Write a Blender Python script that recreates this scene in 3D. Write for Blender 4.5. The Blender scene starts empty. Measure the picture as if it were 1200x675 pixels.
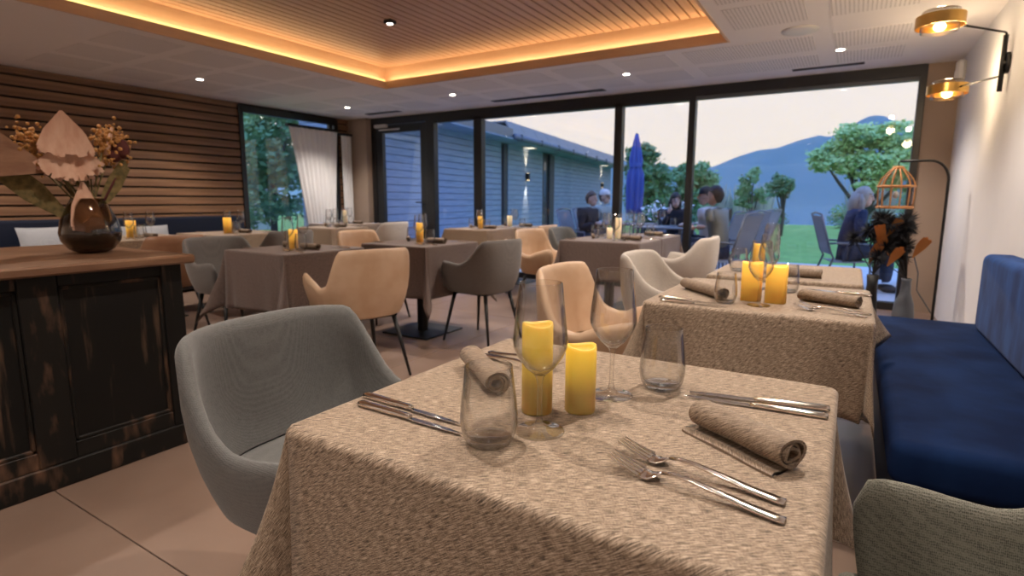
import bpy, math, random
from mathutils import Vector, Matrix, noise as mnoise
random.seed(7)
sc = bpy.context.scene
C = sc.collection
PI = math.pi
# ------------------------------------------------------------------ camera
F_PX, CY = 648.9, 333.9
PITCH, ROLL, YAW, CAM_H = .15215, .00376, .54789, 1.10
_cp, _sp, _c, _s = math.cos(PITCH), math.sin(PITCH), math.cos(YAW), math.sin(YAW)
FW = Vector((-_s*_cp, _c*_cp, -_sp)); _rt = Vector((_c, _s, 0)); _up = _rt.cross(FW)
RT = _rt*math.cos(ROLL) + _up*math.sin(ROLL); UP = -_rt*math.sin(ROLL) + _up*math.cos(ROLL)
CAM = Vector((0, 0, CAM_H))
cam = bpy.data.cameras.new('camera'); co = bpy.data.objects.new('camera', cam); C.objects.link(co)
co.matrix_world = Matrix(((RT.x, UP.x, -FW.x, 0), (RT.y, UP.y, -FW.y, 0), (RT.z, UP.z, -FW.z, CAM_H), (0, 0, 0, 1)))
cam.sensor_width = 36; cam.lens = 36*F_PX/1200; cam.clip_start = .02; cam.clip_end = 20000
cam.shift_y = -(337.5-CY)/1200
cam.dof.use_dof = True; cam.dof.focus_distance = 1.0; cam.dof.aperture_fstop = 5.0
sc.camera = co
# ------------------------------------------------------------------ colour, world, light
vs = sc.view_settings
vs.view_transform = 'Standard'; vs.look = 'None'; vs.gamma = 1; vs.use_curve_mapping = False; vs.exposure = 0.3
cy = sc.cycles
cy.use_denoising = True; cy.max_bounces = 9; cy.diffuse_bounces = 4; cy.glossy_bounces = 4; cy.transmission_bounces = 6
cy.transparent_max_bounces = 24; cy.caustics_reflective = False; cy.caustics_refractive = False; cy.sample_clamp_indirect = 4
cy.volume_bounces = 0
w = bpy.data.worlds.new('dusk_sky'); sc.world = w; w.use_nodes = True
nt = w.node_tree; nt.nodes.clear()
wo = nt.nodes.new('ShaderNodeOutputWorld'); bg = nt.nodes.new('ShaderNodeBackground')
tc = nt.nodes.new('ShaderNodeTexCoord'); sx = nt.nodes.new('ShaderNodeSeparateXYZ'); rp = nt.nodes.new('ShaderNodeValToRGB')
nt.links.new(tc.outputs['Generated'], sx.inputs[0]); nt.links.new(sx.outputs['Z'], rp.inputs[0])
nt.links.new(rp.outputs[0], bg.inputs[0]); nt.links.new(bg.outputs[0], wo.inputs[0])
cr = rp.color_ramp; cr.elements[0].position = 0; cr.elements[0].color = (.92, .92, .85, 1)
cr.elements[1].position = 1; cr.elements[1].color = (.38, .85, 2.4, 1)
for p_, c_ in ((.22, (.90, .915, .89, 1)), (.5, (.62, 1.0, 2.0, 1))):
    e_ = cr.elements.new(p_); e_.color = c_
bg.inputs[1].default_value = 1.0
DOWN_W = 95      # watts of one recessed downlight
LED_S = 13      # strength of the cove strips
WARM = (1.0, .875, .76)

# ------------------------------------------------------------------ pixel helpers (image 1200 x 675)
def ray(x, y): return FW + RT*((x-600)/F_PX) - UP*((y-CY)/F_PX)
def PZ(x, y, z):
    d = ray(x, y); return CAM + d*((z-CAM_H)/d.z)
def PX(x, y, X):
    d = ray(x, y); return CAM + d*(X/d.x)
def PY(x, y, Y):
    d = ray(x, y); return CAM + d*(Y/d.y)

# ------------------------------------------------------------------ materials
def _new(name):
    m = bpy.data.materials.new(name); m.use_nodes = True
    n = m.node_tree; n.nodes.clear()
    o = n.nodes.new('ShaderNodeOutputMaterial'); b = n.nodes.new('ShaderNodeBsdfPrincipled')
    n.links.new(b.outputs[0], o.inputs[0])
    return m, n, b, o
def mat(name, c, rough=.5, metal=0, c2=None, scale=(8, 8, 8), lo=.35, hi=.65, detail=4, bump=0, bscale=None, coord='Object',
        sheen=0, emit=None, estr=0, coat=0, rot=(0, 0, 0), sss=0, spec=.5):
    m, n, b, o = _new(name)
    b.inputs['Base Color'].default_value = (*c, 1); b.inputs['Roughness'].default_value = rough; b.inputs['Metallic'].default_value = metal
    b.inputs['Specular IOR Level'].default_value = spec
    if sheen: b.inputs['Sheen Weight'].default_value = sheen
    if coat: b.inputs['Coat Weight'].default_value = coat; b.inputs['Coat Roughness'].default_value = .2
    if emit: b.inputs['Emission Color'].default_value = (*emit, 1); b.inputs['Emission Strength'].default_value = estr
    if sss: b.inputs['Subsurface Weight'].default_value = sss; b.inputs['Subsurface Scale'].default_value = .02
    if c2 or bump:
        t = n.nodes.new('ShaderNodeTexCoord'); mp = n.nodes.new('ShaderNodeMapping')
        n.links.new(t.outputs[coord], mp.inputs[0]); mp.inputs['Scale'].default_value = scale; mp.inputs['Rotation'].default_value = rot
        ns = n.nodes.new('ShaderNodeTexNoise'); ns.inputs['Scale'].default_value = 1; ns.inputs['Detail'].default_value = detail
        n.links.new(mp.outputs[0], ns.inputs[0])
        if c2:
            r = n.nodes.new('ShaderNodeValToRGB'); r.color_ramp.elements[0].position = lo; r.color_ramp.elements[1].position = hi
            r.color_ramp.elements[0].color = (*c, 1); r.color_ramp.elements[1].color = (*c2, 1)
            n.links.new(ns.outputs[0], r.inputs[0]); n.links.new(r.outputs[0], b.inputs['Base Color'])
        if bump:
            src = ns
            if bscale:
                mp2 = n.nodes.new('ShaderNodeMapping'); n.links.new(t.outputs[coord], mp2.inputs[0]); mp2.inputs['Scale'].default_value = bscale
                mp2.inputs['Rotation'].default_value = rot
                src = n.nodes.new('ShaderNodeTexNoise'); src.inputs['Scale'].default_value = 1; src.inputs['Detail'].default_value = 2
                n.links.new(mp2.outputs[0], src.inputs[0])
            bp = n.nodes.new('ShaderNodeBump'); bp.inputs['Strength'].default_value = bump; bp.inputs['Distance'].default_value = .002
            n.links.new(src.outputs[0], bp.inputs['Height']); n.links.new(bp.outputs[0], b.inputs['Normal'])
    return m
def glass(name, tint=(1, 1, 1), ior=1.45, rough=0.0, boost=1.0, edge=None, power=4.5):
    """thin clear glass: mostly see-through, mirror-like towards grazing angles"""
    m, n, b, o = _new(name); n.nodes.remove(b)
    tr = n.nodes.new('ShaderNodeBsdfTransparent'); tr.inputs[0].default_value = (*tint, 1)
    gl = n.nodes.new('ShaderNodeBsdfGlossy'); gl.inputs['Roughness'].default_value = rough
    lw = n.nodes.new('ShaderNodeLayerWeight'); lw.inputs[0].default_value = .5       # Schlick reflection, the same from both sides
    pw_ = n.nodes.new('ShaderNodeMath'); pw_.operation = 'POWER'; pw_.inputs[1].default_value = power; n.links.new(lw.outputs['Facing'], pw_.inputs[0])
    ma = n.nodes.new('ShaderNodeMath'); ma.operation = 'MULTIPLY_ADD'; ma.use_clamp = True; f0 = ((ior-1)/(ior+1))**2*boost
    ma.inputs[1].default_value = min(.95, .75*boost); ma.inputs[2].default_value = f0; n.links.new(pw_.outputs[0], ma.inputs[0])
    mx = n.nodes.new('ShaderNodeMixShader'); fac = ma.outputs[0]
    if edge:
        pe = n.nodes.new('ShaderNodeMath'); pe.operation = 'POWER'; pe.inputs[1].default_value = 2.6; n.links.new(lw.outputs['Facing'], pe.inputs[0])
        mc = n.nodes.new('ShaderNodeMix'); mc.data_type = 'RGBA'; n.links.new(pe.outputs[0], mc.inputs[0]); mc.inputs[6].default_value = (*tint, 1); mc.inputs[7].default_value = (*edge, 1)
        n.links.new(mc.outputs[2], tr.inputs[0])
    n.links.new(fac, mx.inputs[0]); n.links.new(tr.outputs[0], mx.inputs[1]); n.links.new(gl.outputs[0], mx.inputs[2])
    n.links.new(mx.outputs[0], o.inputs[0]); return m
def emission(name, c, s):
    m, n, b, o = _new(name); n.nodes.remove(b); e = n.nodes.new('ShaderNodeEmission')
    e.inputs[0].default_value = (*c, 1); e.inputs[1].default_value = s; n.links.new(e.outputs[0], o.inputs[0]); return m
def cloth_mat(name, c1, c2, c3):
    m, n, b, o = _new(name); L = n.links.new
    t = n.nodes.new('ShaderNodeTexCoord')
    def nz(scale, rotz, det):
        mp = n.nodes.new('ShaderNodeMapping'); mp.vector_type = 'POINT'
        v = n.nodes.new('ShaderNodeVectorRotate'); v.rotation_type = 'Z_AXIS'; v.inputs['Angle'].default_value = rotz
        L(t.outputs['UV'], v.inputs['Vector']); L(v.outputs[0], mp.inputs[0]); mp.inputs['Scale'].default_value = scale
        q = n.nodes.new('ShaderNodeTexNoise'); q.inputs['Scale'].default_value = 1; q.inputs['Detail'].default_value = det; L(mp.outputs[0], q.inputs[0]); return q
    a = nz((62, 1050, 1), math.radians(-32), 3); f = nz((500, 160, 1), math.radians(-30), 1)
    r = n.nodes.new('ShaderNodeValToRGB'); e = r.color_ramp.elements
    e[0].position = .35; e[0].color = (*c1, 1); e[1].position = .63; e[1].color = (*c3, 1); q = e.new(.5); q.color = (*c2, 1)
    ad = n.nodes.new('ShaderNodeMath'); ad.operation = 'MULTIPLY_ADD'; ad.inputs[1].default_value = .20; L(f.outputs[0], ad.inputs[0])
    sb = n.nodes.new('ShaderNodeMath'); sb.operation = 'SUBTRACT'; sb.inputs[1].default_value = .10; L(a.outputs[0], sb.inputs[0]); L(sb.outputs[0], ad.inputs[2])
    L(ad.outputs[0], r.inputs[0]); L(r.outputs[0], b.inputs['Base Color'])
    bp = n.nodes.new('ShaderNodeBump'); bp.inputs['Strength'].default_value = .3; bp.inputs['Distance'].default_value = .0008
    L(ad.outputs[0], bp.inputs['Height']); L(bp.outputs[0], b.inputs['Normal'])
    b.inputs['Roughness'].default_value = .62; b.inputs['Specular IOR Level'].default_value = .35; b.inputs['Sheen Weight'].default_value = .15
    return m
def weave_mat(name, c1, c2, sc_=420, bump=.5):
    m, n, b, o = _new(name); L = n.links.new
    t = n.nodes.new('ShaderNodeTexCoord'); k = n.nodes.new('ShaderNodeTexVoronoi'); k.inputs['Scale'].default_value = sc_; k.inputs['Randomness'].default_value = .35
    mp = n.nodes.new('ShaderNodeMapping'); mp.inputs['Scale'].default_value = (1, .8, .6); L(t.outputs['Object'], mp.inputs[0]); L(mp.outputs[0], k.inputs['Vector'])
    ns = n.nodes.new('ShaderNodeTexNoise'); ns.inputs['Scale'].default_value = 90; ns.inputs['Detail'].default_value = 3; L(t.outputs['Object'], ns.inputs['Vector'])
    mu = n.nodes.new('ShaderNodeMath'); mu.operation = 'MULTIPLY_ADD'; mu.inputs[1].default_value = .45; L(ns.outputs[0], mu.inputs[0]); L(k.outputs['Distance'], mu.inputs[2])
    r = n.nodes.new('ShaderNodeValToRGB'); r.color_ramp.elements[0].position = .32; r.color_ramp.elements[1].position = .82
    r.color_ramp.elements[0].color = (*c2, 1); r.color_ramp.elements[1].color = (*c1, 1)
    L(mu.outputs[0], r.inputs[0]); L(r.outputs[0], b.inputs['Base Color'])
    bp = n.nodes.new('ShaderNodeBump'); bp.invert = True; bp.inputs['Strength'].default_value = bump; bp.inputs['Distance'].default_value = .001
    L(k.outputs['Distance'], bp.inputs['Height']); L(bp.outputs[0], b.inputs['Normal'])
    b.inputs['Roughness'].default_value = .85; b.inputs['Sheen Weight'].default_value = .2
    return m
def perf_mat():
    m, n, b, o = _new('perforated_plaster'); L = n.links.new
    t = n.nodes.new('ShaderNodeTexCoord'); mp = n.nodes.new('ShaderNodeMapping'); mp.inputs['Scale'].default_value = (1/.026, 1/.026, 0); L(t.outputs['Object'], mp.inputs[0])
    fr = n.nodes.new('ShaderNodeVectorMath'); fr.operation = 'FRACTION'; L(mp.outputs[0], fr.inputs[0])
    sb = n.nodes.new('ShaderNodeVectorMath'); sb.operation = 'SUBTRACT'; sb.inputs[1].default_value = (.5, .5, 0); L(fr.outputs[0], sb.inputs[0])
    ln = n.nodes.new('ShaderNodeVectorMath'); ln.operation = 'LENGTH'; L(sb.outputs[0], ln.inputs[0])
    r = n.nodes.new('ShaderNodeValToRGB'); r.color_ramp.interpolation = 'CONSTANT'; r.color_ramp.elements[0].color = (.34, .32, .32, 1); r.color_ramp.elements[1].color = (.80, .77, .765, 1); r.color_ramp.elements[1].position = .22
    L(ln.outputs['Value'], r.inputs[0]); L(r.outputs[0], b.inputs['Base Color']); b.inputs['Roughness'].default_value = .8
    return m
def candle_mat(name, wax, glow, s):
    """LED pillar candle: wax with the lamp inside glowing in its upper part (object z 0..1 is scaled by the mesh's UV)"""
    m, n, b, o = _new(name); L = n.links.new
    b.inputs['Base Color'].default_value = (*wax, 1); b.inputs['Roughness'].default_value = .45
    b.inputs['Subsurface Weight'].default_value = .3; b.inputs['Subsurface Scale'].default_value = .02
    t = n.nodes.new('ShaderNodeUVMap'); sp_ = n.nodes.new('ShaderNodeSeparateXYZ'); L(t.outputs[0], sp_.inputs[0])
    r = n.nodes.new('ShaderNodeValToRGB'); r.color_ramp.elements[0].position = .30; r.color_ramp.elements[1].position = 1.0
    r.color_ramp.elements[0].color = (.03, .03, .03, 1); r.color_ramp.elements[1].color = (1, 1, 1, 1); L(sp_.outputs['Y'], r.inputs[0])
    mu = n.nodes.new('ShaderNodeMath'); mu.operation = 'MULTIPLY'; mu.inputs[1].default_value = s; L(r.outputs[0], mu.inputs[0])
    b.inputs['Emission Color'].default_value = (*glow, 1); L(mu.outputs[0], b.inputs['Emission Strength'])
    return m

M = {}
M['white'] = mat('ceiling_paint', (.82, .79, .785), .8)
M['perf'] = perf_mat()
M['wall_white'] = mat('white_wall_paint', (.80, .79, .80), .75, c2=(.77, .76, .77), scale=(3, 3, 3), bump=.15, bscale=(120, 120, 120))
M['beige'] = mat('beige_wall_paint', (.36, .27, .21), .8, c2=(.34, .255, .20), scale=(4, 4, 4))
M['slat'] = mat('wall_slat_wood', (.155, .078, .040), .55, c2=(.26, .14, .075), scale=(14, 1.2, 22), detail=6, bump=.2)
M['slat_back'] = mat('dark_backing', (.02, .014, .01), .9)
M['plank'] = mat('ceiling_plank_wood', (.44, .28, .18), .5, c2=(.54, .36, .245), scale=(25, 1.2, 25), detail=5, bump=.1)
M['cove'] = mat('cove_wood_trim', (.58, .40, .27), .55, c2=(.63, .45, .31), scale=(3, 3, 30))
M['tile'] = mat('floor_tile', (.19, .125, .093), .36, c2=(.25, .172, .132), scale=(1.8, 1.8, 1.8), detail=6, bump=.06, bscale=(40, 40, 40))
M['grout'] = mat('floor_grout', (.16, .11, .085), .9)
M['frame'] = mat('black_window_frame', (.012, .012, .014), .4)
M['pane'] = glass('window_glass', (.97, .98, 1.0), 1.45)
M['glass'] = glass('drinking_glass', (.988, .988, .985), 1.5, boost=1.25, edge=(.60, .59, .57), power=2.5)
M['glass_thick'] = glass('thick_glass', (.97, .97, .96), 1.6, boost=1.2, edge=(.7, .69, .68), power=2.4)
M['smoke'] = glass('smoked_glass', (.62, .55, .48), 1.6, boost=1.2, edge=(.25, .2, .16), power=3)
M['cloth'] = cloth_mat('taupe_woven_cloth', (.045, .029, .017), (.25, .176, .118), (.53, .41, .305))
M['cloth_dark'] = cloth_mat('shaded_woven_cloth', (.06, .040, .034), (.125, .088, .077), (.20, .15, .135))  # same fabric as the taupe cloth, its dimmer lighting put into the colour
M['napkin'] = cloth_mat('brown_napkin_linen', (.08, .052, .034), (.215, .15, .10), (.36, .27, .195))
M['steel'] = mat('polished_steel', (.80, .74, .68), .13, 1)
M['blade'] = mat('knife_blade_steel', (.70, .72, .76), .08, 1)
M['black_metal'] = mat('black_powder_coat', (.012, .012, .013), .45, .3)
M['grey_fab'] = weave_mat('grey_chair_fabric', (.135, .133, .128), (.066, .065, .063), sc_=520)
M['green_fab'] = weave_mat('green_grey_chair_weave', (.21, .205, .165), (.055, .052, .042), sc_=420, bump=.9)
M['dark_fab'] = weave_mat('charcoal_chair_fabric', (.15, .135, .125), (.085, .078, .074))
M['pale_fab'] = weave_mat('pale_grey_chair_fabric', (.50, .45, .40), (.35, .31, .27))
M['tan'] = mat('tan_leather', (.47, .31, .195), .42, c2=(.55, .385, .26), scale=(7, 7, 7), bump=.12, bscale=(300, 300, 300))
M['brown_leather'] = mat('brown_leather', (.24, .115, .06), .42, c2=(.30, .155, .085), scale=(7, 7, 7))
M['navy'] = mat('navy_velvet_lit', (.006, .028, .125), .85, c2=(.020, .078, .27), scale=(9, 9, 4), detail=5, sheen=.05, bump=.1, spec=.1)  # bench velvet as lit on the backrest, the brightness put into the colour
M['navy_seat'] = mat('navy_velvet_shaded', (.003, .010, .040), .85, c2=(.006, .020, .072), scale=(5, 5, 5), detail=5, spec=.08)  # same bench velvet for the seat, with its shade put into the colour
M['navy_dark'] = mat('navy_leather', (.008, .012, .028), .6, spec=.2)
M['counter'] = mat('distressed_black_paint', (.006, .0055, .005), .5, c2=(.10, .062, .04), scale=(30, 30, 3), lo=.60, hi=.80, detail=9, bump=.15, spec=.2)
M['counter_worn'] = mat('worn_black_paint', (.008, .007, .006), .55, c2=(.13, .070, .043), scale=(30, 16, 5), lo=.54, hi=.76, detail=10, bump=.25, spec=.2)
M['counter_top'] = mat('stained_worktop_wood', (.125, .062, .034), .3, c2=(.215, .12, .07), scale=(30, 3, 20), detail=6, bump=.12)
M['wax'] = candle_mat('yellow_candle_wax', (.46, .31, .10), (1.0, .58, .02), .50)
M['wax_orange'] = candle_mat('amber_candle_wax', (.70, .38, .06), (1.0, .50, .06), .8)
M['wax_cream'] = candle_mat('cream_candle_wax', (.80, .70, .50), (1.0, .75, .4), .5)
M['black'] = mat('matt_black', (.01, .01, .01), .6)
M['brass'] = mat('brushed_brass', (.72, .45, .14), .28, 1, bump=.08, scale=(3, 3, 120))
M['bulb'] = emission('warm_bulb', (1, .72, .34), 8)
M['lens'] = emission('downlight_lens', (1, .88, .72), 30)
M['led'] = emission('led_strip_light', (1.0, .66, .34), LED_S)
M['led_side'] = emission('led_profile_light', (1.0, .74, .22), 1.7)
M['grey_metal'] = mat('grey_grille', (.12, .12, .125), .5, .2)
M['white_plastic'] = mat('white_plastic', (.72, .71, .69), .45)
M['curtain'] = mat('white_sheer_curtain', (.80, .80, .82), .9, spec=.1)
M['rattan'] = mat('rattan_cane', (.50, .22, .07), .5, c2=(.62, .32, .13), scale=(60, 60, 60))
M['ripple'] = glass('rippled_lamp_glass', (.86, .87, .88), 1.45, .25, boost=1.3)
M['cream_petal'] = mat('dried_cream_petal', (.58, .34, .235), .9, c2=(.68, .45, .33), scale=(30, 30, 8))
M['dry_leaf'] = mat('dried_brown_leaf', (.26, .135, .08), .75, c2=(.36, .20, .12), scale=(12, 12, 40))
M['olive'] = mat('olive_filler_stem', (.10, .085, .03), .8, c2=(.22, .16, .06), scale=(40, 40, 40))
M['dark_red'] = mat('dark_red_bloom', (.09, .018, .014), .8)
M['ochre'] = mat('ochre_bloom', (.48, .24, .07), .8)
M['dark_plume'] = mat('charcoal_dried_plume', (.012, .013, .018), .95)
M['orange_leaf'] = mat('orange_dried_leaf', (.52, .20, .05), .7)
M['grey_vase'] = mat('slate_grey_ceramic', (.10, .11, .13), .4)
M['cushion'] = weave_mat('light_grey_cushion', (.34, .35, .38), (.24, .25, .28))
M['clad'] = mat('weathered_grey_cladding', (.17, .235, .36), .8, c2=(.28, .36, .51), scale=(2, 3, 60), detail=6, bump=.2)
M['roof'] = mat('zinc_roof_metal', (.13, .165, .22), .45, .4)
M['ext_dark'] = mat('dark_exterior_joinery', (.035, .045, .06), .6)
M['paving'] = mat('terrace_paving', (.46, .47, .49), .7, c2=(.54, .55, .57), scale=(2, 2, 2), detail=5)
M['lawn'] = mat('mown_lawn', (.16, .33, .075), .95, c2=(.22, .43, .10), scale=(3, 3, 3), detail=6, bump=.4, bscale=(60, 60, 60))
M['leafA'] = mat('deep_green_leaf', (.07, .18, .08), .7, c2=(.14, .28, .12), scale=(2, 2, 2))
M['leafB'] = mat('fresh_green_leaf', (.30, .52, .19), .7, c2=(.50, .70, .30), scale=(1.2, 1.2, 1.2))
M['leafC'] = mat('mid_green_leaf', (.15, .31, .14), .7, c2=(.26, .43, .19), scale=(1.2, 1.2, 1.2))
M['bark'] = mat('grey_bark', (.06, .06, .055), .9)
M['plume'] = mat('pale_grass_plume', (.48, .50, .46), .9)
M['mount'] = mat('forested_mountain', (.045, .085, .10), .95, c2=(.075, .12, .13), scale=(.004, .004, .004), detail=8)
M['lake'] = mat('lake_water', (.25, .33, .40), .05, spec=1.0)
M['parasol'] = mat('blue_parasol_canvas', (.055, .10, .36), .8)
M['sling'] = mat('grey_sling_fabric', (.22, .225, .24), .8)
M['alu'] = mat('grey_aluminium', (.16, .17, .19), .4, .6)
M['skin'] = mat('skin', (.56, .36, .27), .6, sss=.1)
M['hair_brown'] = mat('dark_brown_hair', (.018, .011, .008), .6)
M['hair_mid'] = mat('light_brown_hair', (.10, .052, .028), .6)
M['hair_fair'] = mat('ash_blond_hair', (.36, .32, .28), .6)
M['navy_cloth'] = mat('navy_jersey', (.015, .028, .075), .9)
M['black_cloth'] = mat('black_jersey', (.014, .016, .022), .9)
M['grey_cloth'] = mat('grey_green_shirt', (.27, .28, .25), .9)
M['sage_cloth'] = mat('sage_jumper', (.30, .34, .32), .9)
M['white_cloth'] = mat('off_white_tshirt', (.62, .58, .55), .9)
M['denim'] = mat('dark_denim', (.03, .04, .07), .9)

# ------------------------------------------------------------------ mesh builder
class MB:
    def __init__(s): s.v = []; s.f = []; s.uv = None
    def add(s, vs_, fs_):
        o = len(s.v); s.v += [tuple(p) for p in vs_]; s.f += [tuple(i+o for i in q) for q in fs_]; return s
    def box(s, a, b):
        x0, y0, z0 = a; x1, y1, z1 = b
        return s.add([(x0, y0, z0), (x1, y0, z0), (x1, y1, z0), (x0, y1, z0), (x0, y0, z1), (x1, y0, z1), (x1, y1, z1), (x0, y1, z1)],
                     [(0, 3, 2, 1), (4, 5, 6, 7), (0, 1, 5, 4), (1, 2, 6, 5), (2, 3, 7, 6), (3, 0, 4, 7)])
    def bbox(s, a, b, r=.004):
        """box with chamfered edges"""
        x0, y0, z0 = a; x1, y1, z1 = b; r = min(r, (x1-x0)*.49, (y1-y0)*.49, (z1-z0)*.49)
        def ring(q, z): return [(x0+q, y0, z), (x1-q, y0, z), (x1, y0+q, z), (x1, y1-q, z), (x1-q, y1, z), (x0+q, y1, z), (x0, y1-q, z), (x0, y0+q, z)]
        def inr(z): return [(x0+r, y0+r, z), (x1-r, y0+r, z), (x1-r, y0+r, z), (x1-r, y1-r, z), (x1-r, y1-r, z), (x0+r, y1-r, z), (x0+r, y1-r, z), (x0+r, y0+r, z)]
        rings = [inr(z0), ring(r, z0+r), ring(r, z1-r), inr(z1)]
        return s.rings(rings, cap=True)
    def rings(s, R_, cap=False, closed=True, loop=False):
        o = len(s.v); n = len(R_[0]); fs = []
        for R1 in R_: s.v += [tuple(p) for p in R1]
        k = len(R_)
        for i in range(k if loop else k-1):
            j = (i+1) % k
            for q in range(n if closed else n-1):
                q2 = (q+1) % n
                fs.append((o+i*n+q, o+i*n+q2, o+j*n+q2, o+j*n+q))
        if cap: fs += [tuple(o+q for q in reversed(range(n))), tuple(o+(k-1)*n+q for q in range(n))]
        s.f += fs; return s
    def tube(s, pts, r, n=8, cap=True):
        pts = [Vector(p) for p in pts]; m = len(pts)
        rr = list(r) if isinstance(r, (list, tuple)) else [r]*m
        R_ = []; prev = None
        for i, p in enumerate(pts):
            d = (pts[min(i+1, m-1)]-pts[max(i-1, 0)]).normalized()
            a = prev if prev is not None else (Vector((0, 0, 1)) if abs(d.z) < .9 else Vector((1, 0, 0)))
            a = (a-d*a.dot(d)).normalized(); b = d.cross(a); prev = a
            R_.append([p+a*(rr[i]*math.cos(2*PI*k/n))+b*(rr[i]*math.sin(2*PI*k/n)) for k in range(n)])
        return s.rings(R_, cap=cap)
    def lathe(s, prof, n=24, at=(0, 0, 0), cap=False):
        x, y, z = at
        return s.rings([[(x+r*math.cos(2*PI*k/n), y+r*math.sin(2*PI*k/n), z+h) for k in range(n)] for r, h in prof], cap=cap)
    def ell(s, c, r, nu=16, nv=10):
        P = []
        for i in range(nv+1):
            t = PI*i/nv; q = max(math.sin(t), .01)
            P.append([(c[0]+r[0]*q*math.cos(2*PI*k/nu), c[1]+r[1]*q*math.sin(2*PI*k/nu), c[2]-r[2]*math.cos(t)) for k in range(nu)])
        return s.rings(P, cap=True)
    def xf(s, mtx):
        s.v = [tuple(mtx @ Vector(p)) for p in s.v]; return s
    def build(s, name, m, parent=None, smooth=False, loc=None, rot=None):
        me = bpy.data.meshes.new(name); me.from_pydata(s.v, [], s.f); me.update()
        if smooth: me.polygons.foreach_set('use_smooth', [True]*len(me.polygons))
        if s.uv:
            L = me.uv_layers.new(name='UVMap')
            for lp in me.loops: L.data[lp.index].uv = s.uv[lp.vertex_index]
        me.materials.append(m if not isinstance(m, str) else M[m])
        o = bpy.data.objects.new(name, me); C.objects.link(o)
        if parent: o.parent = parent
        if loc is not None: o.location = loc
        if rot is not None: o.rotation_euler = rot if isinstance(rot, tuple) else (0, 0, rot)
        return o
def sharp(o, ang=35):
    me = o.data; me.polygons.foreach_set('use_smooth', [True]*len(me.polygons))
    try: me.set_sharp_from_angle(angle=math.radians(ang))
    except Exception: pass
    return o
def tag(o, label, cat, group=None):
    o['label'] = label; o['category'] = cat
    if group: o['group'] = group
    return o
def thing(name, label, cat, loc=(0, 0, 0), rz=0, group=None, rot=None):
    o = bpy.data.objects.new(name, None); C.objects.link(o); o.empty_display_size = .1
    o.location = loc; o.rotation_euler = rot or (0, 0, rz); return tag(o, label, cat, group)
def struct(o): o['kind'] = 'structure'; return o
def sempty(name):
    o = bpy.data.objects.new(name, None); C.objects.link(o); return struct(o)
def dup(root, loc=None, rz=None, label=None, group=None, mats=None):
    r = root.copy(); C.objects.link(r)
    if loc is not None: r.location = loc
    if rz is not None: r.rotation_euler = (root.rotation_euler[0], root.rotation_euler[1], rz)
    if label: r['label'] = label
    if group: r['group'] = group
    def kids(a, b):
        for ch in list(a.children):
            if ch.type == 'LIGHT' : pass
            c_ = ch.copy(); C.objects.link(c_); c_.parent = b; kids(ch, c_)
    kids(root, r); return r
def share(o, name, parent, loc, rz=0):
    c_ = bpy.data.objects.new(name, o.data); C.objects.link(c_); c_.parent = parent; c_.location = loc; c_.rotation_euler = (0, 0, rz); return c_
def sstep(a, b, x):
    t = min(1, max(0, (x-a)/(b-a))); return t*t*(3-2*t)
def spot(name, loc, watts, ang=1.9, blend=.6, rad=.04, col=WARM, parent=None, rot=(0, 0, 0)):
    l = bpy.data.lights.new(name, 'SPOT'); l.energy = watts; l.spot_size = ang; l.spot_blend = blend; l.shadow_soft_size = rad; l.color = col
    o = bpy.data.objects.new(name, l); C.objects.link(o); o.location = loc; o.rotation_euler = rot
    if parent: o.parent = parent
    return o
def point(name, loc, watts, rad=.03, col=WARM, parent=None):
    l = bpy.data.lights.new(name, 'POINT'); l.energy = watts; l.shadow_soft_size = rad; l.color = col
    o = bpy.data.objects.new(name, l); C.objects.link(o); o.location = loc
    if parent: o.parent = parent
    return o

# ================================================================== ROOM
CZ, YW, XL, XR, YN = 2.40, 6.82, -7.26, .755, -1.6       # ceiling, window wall, left wall, right wall, wall behind the camera
floor = struct(MB().box((XL-.2, YN, -.12), (XR+.2, YW+.05, -.006)).build('floor', 'grout'))
TS = 1.20; tile0 = None; tx = -2.52-TS*4
i = 0
while tx < XR-.01:
    ty = .77-TS*2
    while ty < YW-.01:
        x1, y1 = min(tx+TS, XR), min(ty+TS, YW)
        if x1 <= XL: break
        full = abs(x1-tx-TS) < 1e-6 and abs(y1-ty-TS) < 1e-6
        if full and tile0: o = share(tile0, 'floor_tile', floor, (tx, ty, 0), 0)
        else:
            o = MB().bbox((.002, .002, -.0055), (x1-tx-.002, y1-ty-.002, 0), .0015).build('floor_tile', 'tile', floor, loc=(tx, ty, 0))
            if full: tile0 = o
        ty += TS
    tx += TS
# ceiling with the lit recess
VX0, VX1, VY0, VY1 = -4.83, -1.0, -1.2, 5.04
LZ, WZ, SET = 2.475, 2.66, .11
cb = MB()
cb.box((XL-.2, YN-.2, CZ), (VX0-.018, YW+.1, LZ)).box((VX1+.018, YN-.2, CZ), (XR+.2, YW+.1, LZ)).box((VX0-.018, VY1+.018, CZ), (VX1+.018, YW+.1, LZ)).box((VX0-.018, YN-.2, CZ), (VX1+.018, VY0-.018, LZ))
ceiling = struct(cb.build('ceiling', 'white'))
cv = MB()                                               # lip of the recess, its set-back sides and the backing over the planks
cv.box((VX0-.018, VY0-.018, CZ-.006), (VX0, VY1+.018, LZ)).box((VX1, VY0-.018, CZ-.006), (VX1+.018, VY1+.018, LZ)).box((VX0, VY1, CZ-.006), (VX1, VY1+.018, LZ)).box((VX0, VY0-.018, CZ-.006), (VX1, VY0, LZ))
cv.box((VX0-SET-.02, VY0-SET-.02, LZ), (VX0-SET, VY1+SET+.02, WZ+.03)).box((VX1+SET, VY0-SET-.02, LZ), (VX1+SET+.02, VY1+SET+.02, WZ+.03))
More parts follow.
